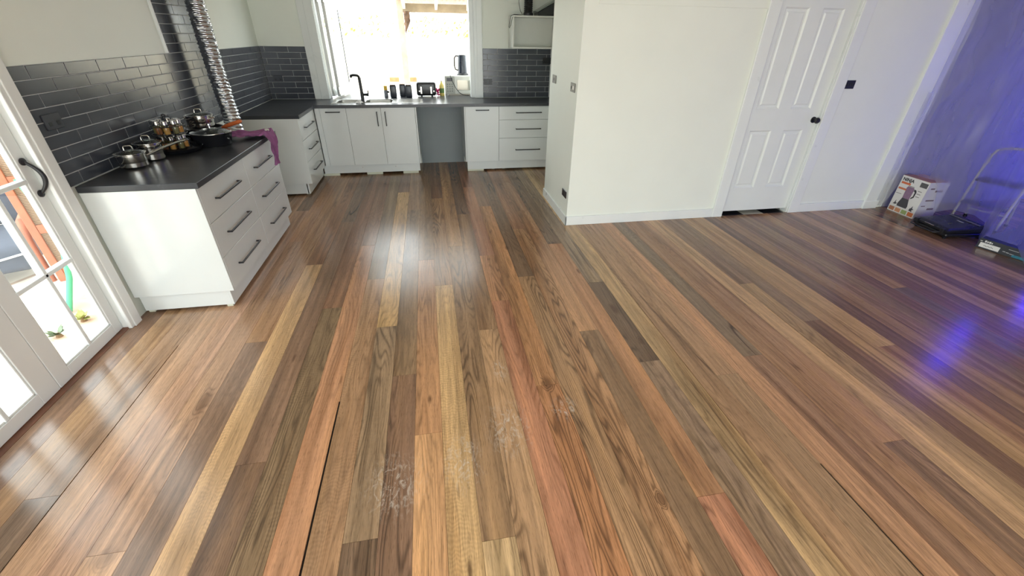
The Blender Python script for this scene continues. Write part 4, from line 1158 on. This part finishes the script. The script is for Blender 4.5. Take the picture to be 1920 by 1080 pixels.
# folding step stool behind the sheet
ST = thing('step_stool', 'dark folding step stool with hoop handle behind the plastic sheet', 'stool', (5.72, 3.30, 0), math.radians(18))
TUBE = pm('stool_tube', S(168, 166, 156), .4, .0)
def stool():
    w = .19
    hoop = [(-.10, -w, .012), (-.06, -w, .25), (-.01, -w, .52), (.03, -w + .01, .70)] + [(.035 + .012 * math.sin(PI * i / 8), (-w + .01) * math.cos(PI * i / 8), .72 + .07 * math.sin(PI * i / 8)) for i in range(1, 8)] + [(.03, w - .01, .70), (-.01, w, .52), (-.06, w, .25), (-.10, w, .012)]
    B().tube(hoop, .013, 12).obj('hoop_frame', TUBE, ST, True, True)
    rear = [(.26, -w + .02, .012), (.13, -w + .02, .30), (.03, -w + .02, .46)]
    for s in (-1, 1):
        B().tube([(x, y * -s, z) for x, y, z in rear], .012, 10).obj('rear_leg', TUBE, ST, True, True)
    B().box(-.10, .13, -w + .018, w - .018, .45, .475, .01).obj('top_step', BLKP, ST, True, True)
    B().box(-.16, .0, -w + .018, w - .018, .225, .245, .008).obj('lower_step', BLKP, ST, True, True)
    B().tube([(.22, -w + .02, .1), (.22, w - .02, .1)], .009, 8).obj('stretcher', TUBE, ST, True, True)
    for y in (-w, w):
        B().lathe([(0, 0), (.017, 0), (.017, .022), (0, .023)], (-.10, y, 0), 10).obj('rubber_foot', BLKP, ST, True, True)
    for y in (-w + .02, w - .02):
        B().lathe([(0, 0), (.017, 0), (.017, .022), (0, .023)], (.26, y, 0), 10).obj('rubber_foot', BLKP, ST, True, True)
stool()

# blue LED bars added out of view to make the sheet glow
def emit(name, col, st):
    t = NT(name)
    nz = t.noise(t.obj(), 3.0, 1.0)
    e = t.n('Emission', ins={'Color': col, 'Strength': t.rng(nz, 0.3, 0.7, st * .97, st * 1.03)})
    return t.end(e)
BLUE = emit('blue_led', (0.006, 0.010, 1.0, 1), 31.0)
def added_led_bar(label, x, y, z0, h, rz):
    t = thing('added_led_light_bar', label, 'lamp', (x, y, 0), rz, 'added blue light bars behind the sheet')
    B().box(-.10, .10, -.10, .10, 0, .03, .01).obj('base', BLKP, t, True, True)
    B().box(.0, .04, -.05, .05, .03, h, .008).obj('housing', BLKP, t, False, True)
    B().box(-.012, -.0005, -.045, .045, z0, h - .03, .004).obj('diffuser', BLUE, t, False, True)
    return t
added_led_bar('tall blue light bar added out of view, glowing high behind the plastic sheet, beside the step stool', 6.12, 3.05, 1.25, 2.05, math.radians(35))
added_led_bar('added unseen blue light bar deep in the room behind the plastic sheet, washing the end wall', 7.3, 3.1, .15, 1.9, math.radians(-78))
added_led_bar('added unseen blue light bar glowing low behind the plastic sheet, above the flat carton', 5.95, 2.62, .12, .70, math.radians(-5))

# ================================================================== OUTDOORS
def ground_mat():
    t = NT('garden_paving')
    p = t.pos()
    v = t.n('TexVoronoi', 0, feature='DISTANCE_TO_EDGE', ins={'Vector': p, 'Scale': 1.7, 'Randomness': 0.9})
    j = t.rng(v, 0.02, 0.05, 1.0, 0.0, True)
    n = t.noise(p, 5.0, 4.0)
    c = t.mix(n, S(226, 210, 190), S(238, 230, 220))
    c = t.mix(t.math('MULTIPLY', j, 0.7), c, S(170, 128, 100))
    return t.end(t.bsdf(Base_Color=c, Roughness=0.85))
b = B().box(-16, -2.19, -14, 24, -.3, -.12).box(-2.19, 16, 6.72, 24, -.3, -.12).box(-2.19, 16, -14, -3.1, -.3, -.12)
struct(b.obj('floor_outdoor', ground_mat()))
VER = pm('weathered_timber', S(176, 158, 138), .8, var=.15, scale=10)
VERW = pm('white_timber', S(236, 232, 220), .6)
tag(B().box(-.43, -.325, 8.95, 9.05, -.12, 2.2, .004).obj('veranda_post', VER), 'weathered timber veranda post seen through the kitchen window', 'post')
tag(B().box(-.43, 3.4, 8.96, 9.04, 2.0, 2.13, .004).obj('veranda_beam', pm('grey_beam', S(150, 134, 112), .8, var=.15)), 'grey timber veranda beam running right from the timber post at the window top', 'beam')
rf = None
G5 = 'white veranda rafters'
for i, (x, lb) in enumerate(((-.30, 'white veranda rafter meeting the beam at the timber post'), (.245, 'white veranda rafter in the middle of the window view'), (.80, 'white veranda rafter at the right window jamb'))):
    o = B().obox((x, 7.84, 2.30), (.045, 2.25, .09), 0, .004, math.radians(-11)).obj('veranda_rafter', VERW)
    tag(o, lb, 'rafter', G5)
def corr(u, v):
    x = -.45 + 4.05 * u; y = 8.05 + 1.3 * v
    return Vector((x, y, 2.62 - .19 * (y - 6.75) + .012 * math.sin(x * 2 * PI / .076)))
tag(B().grid(corr, 500, 4).obj('veranda_roof', pm('corrugated_iron', S(180, 172, 158), .5, .2, var=.2, scale=6), smooth=True), 'rusty corrugated iron roof over the veranda outside the kitchen window', 'roof')
# paling fence and hedge
fn = thing('paling_fence', 'pale sunlit paling fence beyond the kitchen window', 'fence', (0, 14, -.12))
pb_ = B()
for i in range(90): pb_.box(-6.0 + i * .135, -5.875 + i * .135, 14.0, 14.02, -.12, 1.55 + .02 * (i % 3))
pb_.obj('palings', pm('pale_palings', S(236, 228, 206), .8, var=.06), fn)
B().box(-6, 6.1, 14.02, 14.07, .2, .3).box(-6, 6.1, 14.02, 14.07, 1.2, 1.3).obj('rail', VER, fn)
hg = B(); rr = random.Random(3)
for i in range(2600):
    c = Vector((rr.uniform(-6, 6), rr.uniform(14.5, 15.6), 0)); c.z = rr.uniform(-.12, 2.05 + .25 * mnoise.noise(Vector((c.x, c.y, 0))))
    n = Vector((rr.uniform(-1, 1), rr.uniform(-1, 1), rr.uniform(-1, 1))).normalized(); u = n.orthogonal().normalized() * rr.uniform(.05, .1); w = n.cross(u) * .5
    hg.bm.faces.new([hg.bm.verts.new(c + q) for q in (-u, -w, u, w)])
o = tag(hg.obj('hedge', pm('hedge_leaf', S(176, 180, 96), .7, var=.3, scale=3)), 'yellow-green hedge rising behind the paling fence', 'hedge'); o['kind'] = 'stuff'
bkp = B(); 
def bark(k, z):
    w_ = .105 if z > 1.86 else .105 * max(.18, (z - 1.66) / .20)
    x0_, x1_ = -.318, -.318 + w_
    cxm, hw = (x0_ + x1_) / 2, w_ / 2
    a = 2 * PI * k / 16
    return Vector((cxm + hw * math.cos(a) * (1 + .12 * mnoise.noise(Vector((k, z * 20, 1)))), 8.90 + .05 * math.sin(a) * (1 + .3 * mnoise.noise(Vector((k, z * 14, 5)))), z))
bkp.rings([[bark(k, 1.68 + .33 * i / 22) for k in range(16)] for i in range(23)])
tag(bkp.obj('bark_planter', pm('bark', S(96, 74, 58), .95, var=.45, scale=18, bump=.8), smooth=True), 'rough brown bark planter hanging on the veranda post under the beam', 'planter')
tag(B().tube([(-.17, 13.7, -.12), (-.20, 13.7, 1.2), (-.25, 13.7, 2.4)], .05, 12).obj('clothes_pole', pm('pale_metal', S(122, 132, 136), .5), smooth=True), 'pale grey metal pole standing in front of the fence, right of the veranda post', 'pole')

# garden chairs seen over the canisters
def chair(label, x, y, rz):
    t = thing('garden_chair', label, 'chair', (x, y, -.12), rz, 'orange timber garden chairs outside')
    for sx in (-1, 1):
        B().box(sx * .115 - .016, sx * .115 + .016, -.02, .016, 0, 1.0, .004).obj('leg', VERW, t, False, True)
        B().box(sx * .115 - .016, sx * .115 + .016, .36, .396, 0, .45, .004).obj('leg', VERW, t, False, True)
    B().box(-.14, .14, -.02, .42, .45, .475, .006).obj('seat', ORANGEW, t, False, True)
    B().box(-.099, .099, -.012, .012, .91, 1.0, .006).obj('back_rail', ORANGEW, t, False, True)
    B().box(-.099, .099, -.01, .01, .66, .71, .005).obj('back_slat', VERW, t, False, True)
    return t
chair('garden chair with orange back rail seen above the first dark canister', -.69, 10.2, 0)
chair('garden chair with orange back rail seen above the third dark canister', -.325, 10.2, .1)
OTIM = pm('outdoor_timber', S(158, 92, 66), .6, var=.15, scale=14)
# left garden, seen through the french doors
WCK = NT('wicker_weave')
_p = WCK.obj()
_w = WCK.n('TexWave', 0, wave_type='BANDS', bands_direction='Z', ins={'Vector': _p, 'Scale': 26.0, 'Distortion': 3.0, 'Detail': 2.0})
_c = WCK.mix(_w, S(86, 64, 50), S(150, 122, 98))
WCK = WCK.end(WCK.bsdf(Base_Color=_c, Roughness=.8))
ANG = math.radians(22)
cab = thing('wicker_cabinet', 'orange timber outdoor cabinet with wicker panels beyond the french doors', 'cabinet', (-3.14, 3.63, -.12), ANG)
for x in (0, .95):
    for y in (0, .08): B().box(x, x + .05, y, y + .05, 0, 1.35, .005).obj('post', OTIM, cab, False, True)
for z in (.06, .42, .80, 1.28):
    B().box(.05, .95, .005, .045, z, z + .07, .005).obj('rail', OTIM, cab, False, True)
for za, zb in ((.13, .42), (.49, .80), (.87, 1.28)):
    B().box(.05, .95, .018, .03, za, zb).obj('wicker_panel', WCK, cab, False, True)
B().box(.0, 1.0, .0, .13, 1.35, 1.38, .006).obj('top', OTIM, cab, False, True)
B().box(.01, .03, .05, .08, .08, 1.33).box(.97, .99, .05, .08, .08, 1.33).obj('side_panel', WCK, cab, False, True)
lc = thing('lounge_chair', 'charcoal cushioned outdoor chair with curved orange timber arm beyond the french doors', 'chair', (-3.74, 3.86, -.12), math.radians(24))
DKF = pm('charcoal_fabric', S(74, 78, 90), .9, var=.12, scale=20)
B().box(-.3, .36, -.4, .3, .12, .34, .05, 4).obj('seat_cushion', DKF, lc, True, True)
B().box(-.3, .36, .22, .40, .34, .92, .05, 4).obj('back_cushion', DKF, lc, True, True)
for s in (-.34, .40):
    B().tube([(s, -.4, .0), (s, -.38, .35), (s, -.3, .50), (s, -.1, .53), (s, .2, .60), (s, .42, .80)], .028, 10).obj('arm', OTIM, lc, True, True)
    B().box(s - .02, s + .02, .36, .40, 0, .8, .005).obj('leg', OTIM, lc, False, True)
B().tube([(-.32, -.41, .20), (.0, -.42, .22), (.38, -.41, .28)], .008, 8).obj('piping', WHITEP, lc, True, True)
tag(B().tube([(-2.74, 3.10, -.10), (-2.80, 3.32, .06), (-2.86, 3.47, .22), (-2.93, 3.585, .45), (-2.99, 3.60, .75)], .019, 10).obj('garden_pole', pm('green_paint', S(56, 148, 104), .5), smooth=True), 'green garden pole leaning on the wicker cabinet', 'pole')
def plant(label, x, y, col, n, seed):
    t = thing('small_plant', label, 'plant', (x, y, -.12), 0, 'small plants on the paving outside')
    r_ = random.Random(seed); b = B()
    for i in range(n):
        a = r_.uniform(0, 2 * PI); L = r_.uniform(.03, .075); el = r_.uniform(.15, 1.0)
        d = Vector((math.cos(a) * math.cos(el), math.sin(a) * math.cos(el), math.sin(el))); s = Vector((-math.sin(a), math.cos(a), 0)) * L * .28
        p = Vector((0, 0, .02))
        b.bm.faces.new([b.bm.verts.new(q) for q in (p, p + d * L * .5 + s, p + d * L, p + d * L * .5 - s)])
    b.obj('leaves', pm('leaf_%d' % seed, S(*col), .5, var=.25, scale=20), t, False, True)
    B().lathe([(0, 0), (.02, 0), (.012, .03), (0, .032)], (0, 0, 0), 10).obj('stem', pm('stem_brown', S(120, 92, 64), .8), t, False, True)
    return t
plant('small green plant on bright paving at the foot of the french doors', -2.62, 2.80, (96, 112, 84), 22, 1)
plant('yellow-green plant beside the foot of the green garden pole', -2.58, 2.98, (150, 150, 84), 26, 2)
st = B(); rr = random.Random(21)
for i, (x, y, r) in enumerate(((-2.55, 3.24, .08), (-2.45, 3.10, .05), (-2.46, 3.42, .06))):
    b = B()
    bmesh.ops.create_icosphere(b.bm, subdivisions=3, radius=1.0)
    for v in b.bm.verts:
        k = 1 + .25 * mnoise.noise(v.co * 1.3 + Vector((i * 7, 0, 0)))
        v.co = Vector((x + v.co.x * r * k, y + v.co.y * r * k, -.12 + r * .4 + v.co.z * r * .4 * k))
    tag(b.obj('garden_stone', pm('stone_%d' % i, S(150 - 20 * i, 132 - 12 * i, 120 - 6 * i), .9, var=.2), smooth=True),
        ('largest grey-brown garden stone by the wicker cabinet', 'small garden stone nearest the door casing', 'dark garden stone against the wicker cabinet foot')[i], 'stone', 'garden stones outside the french doors')
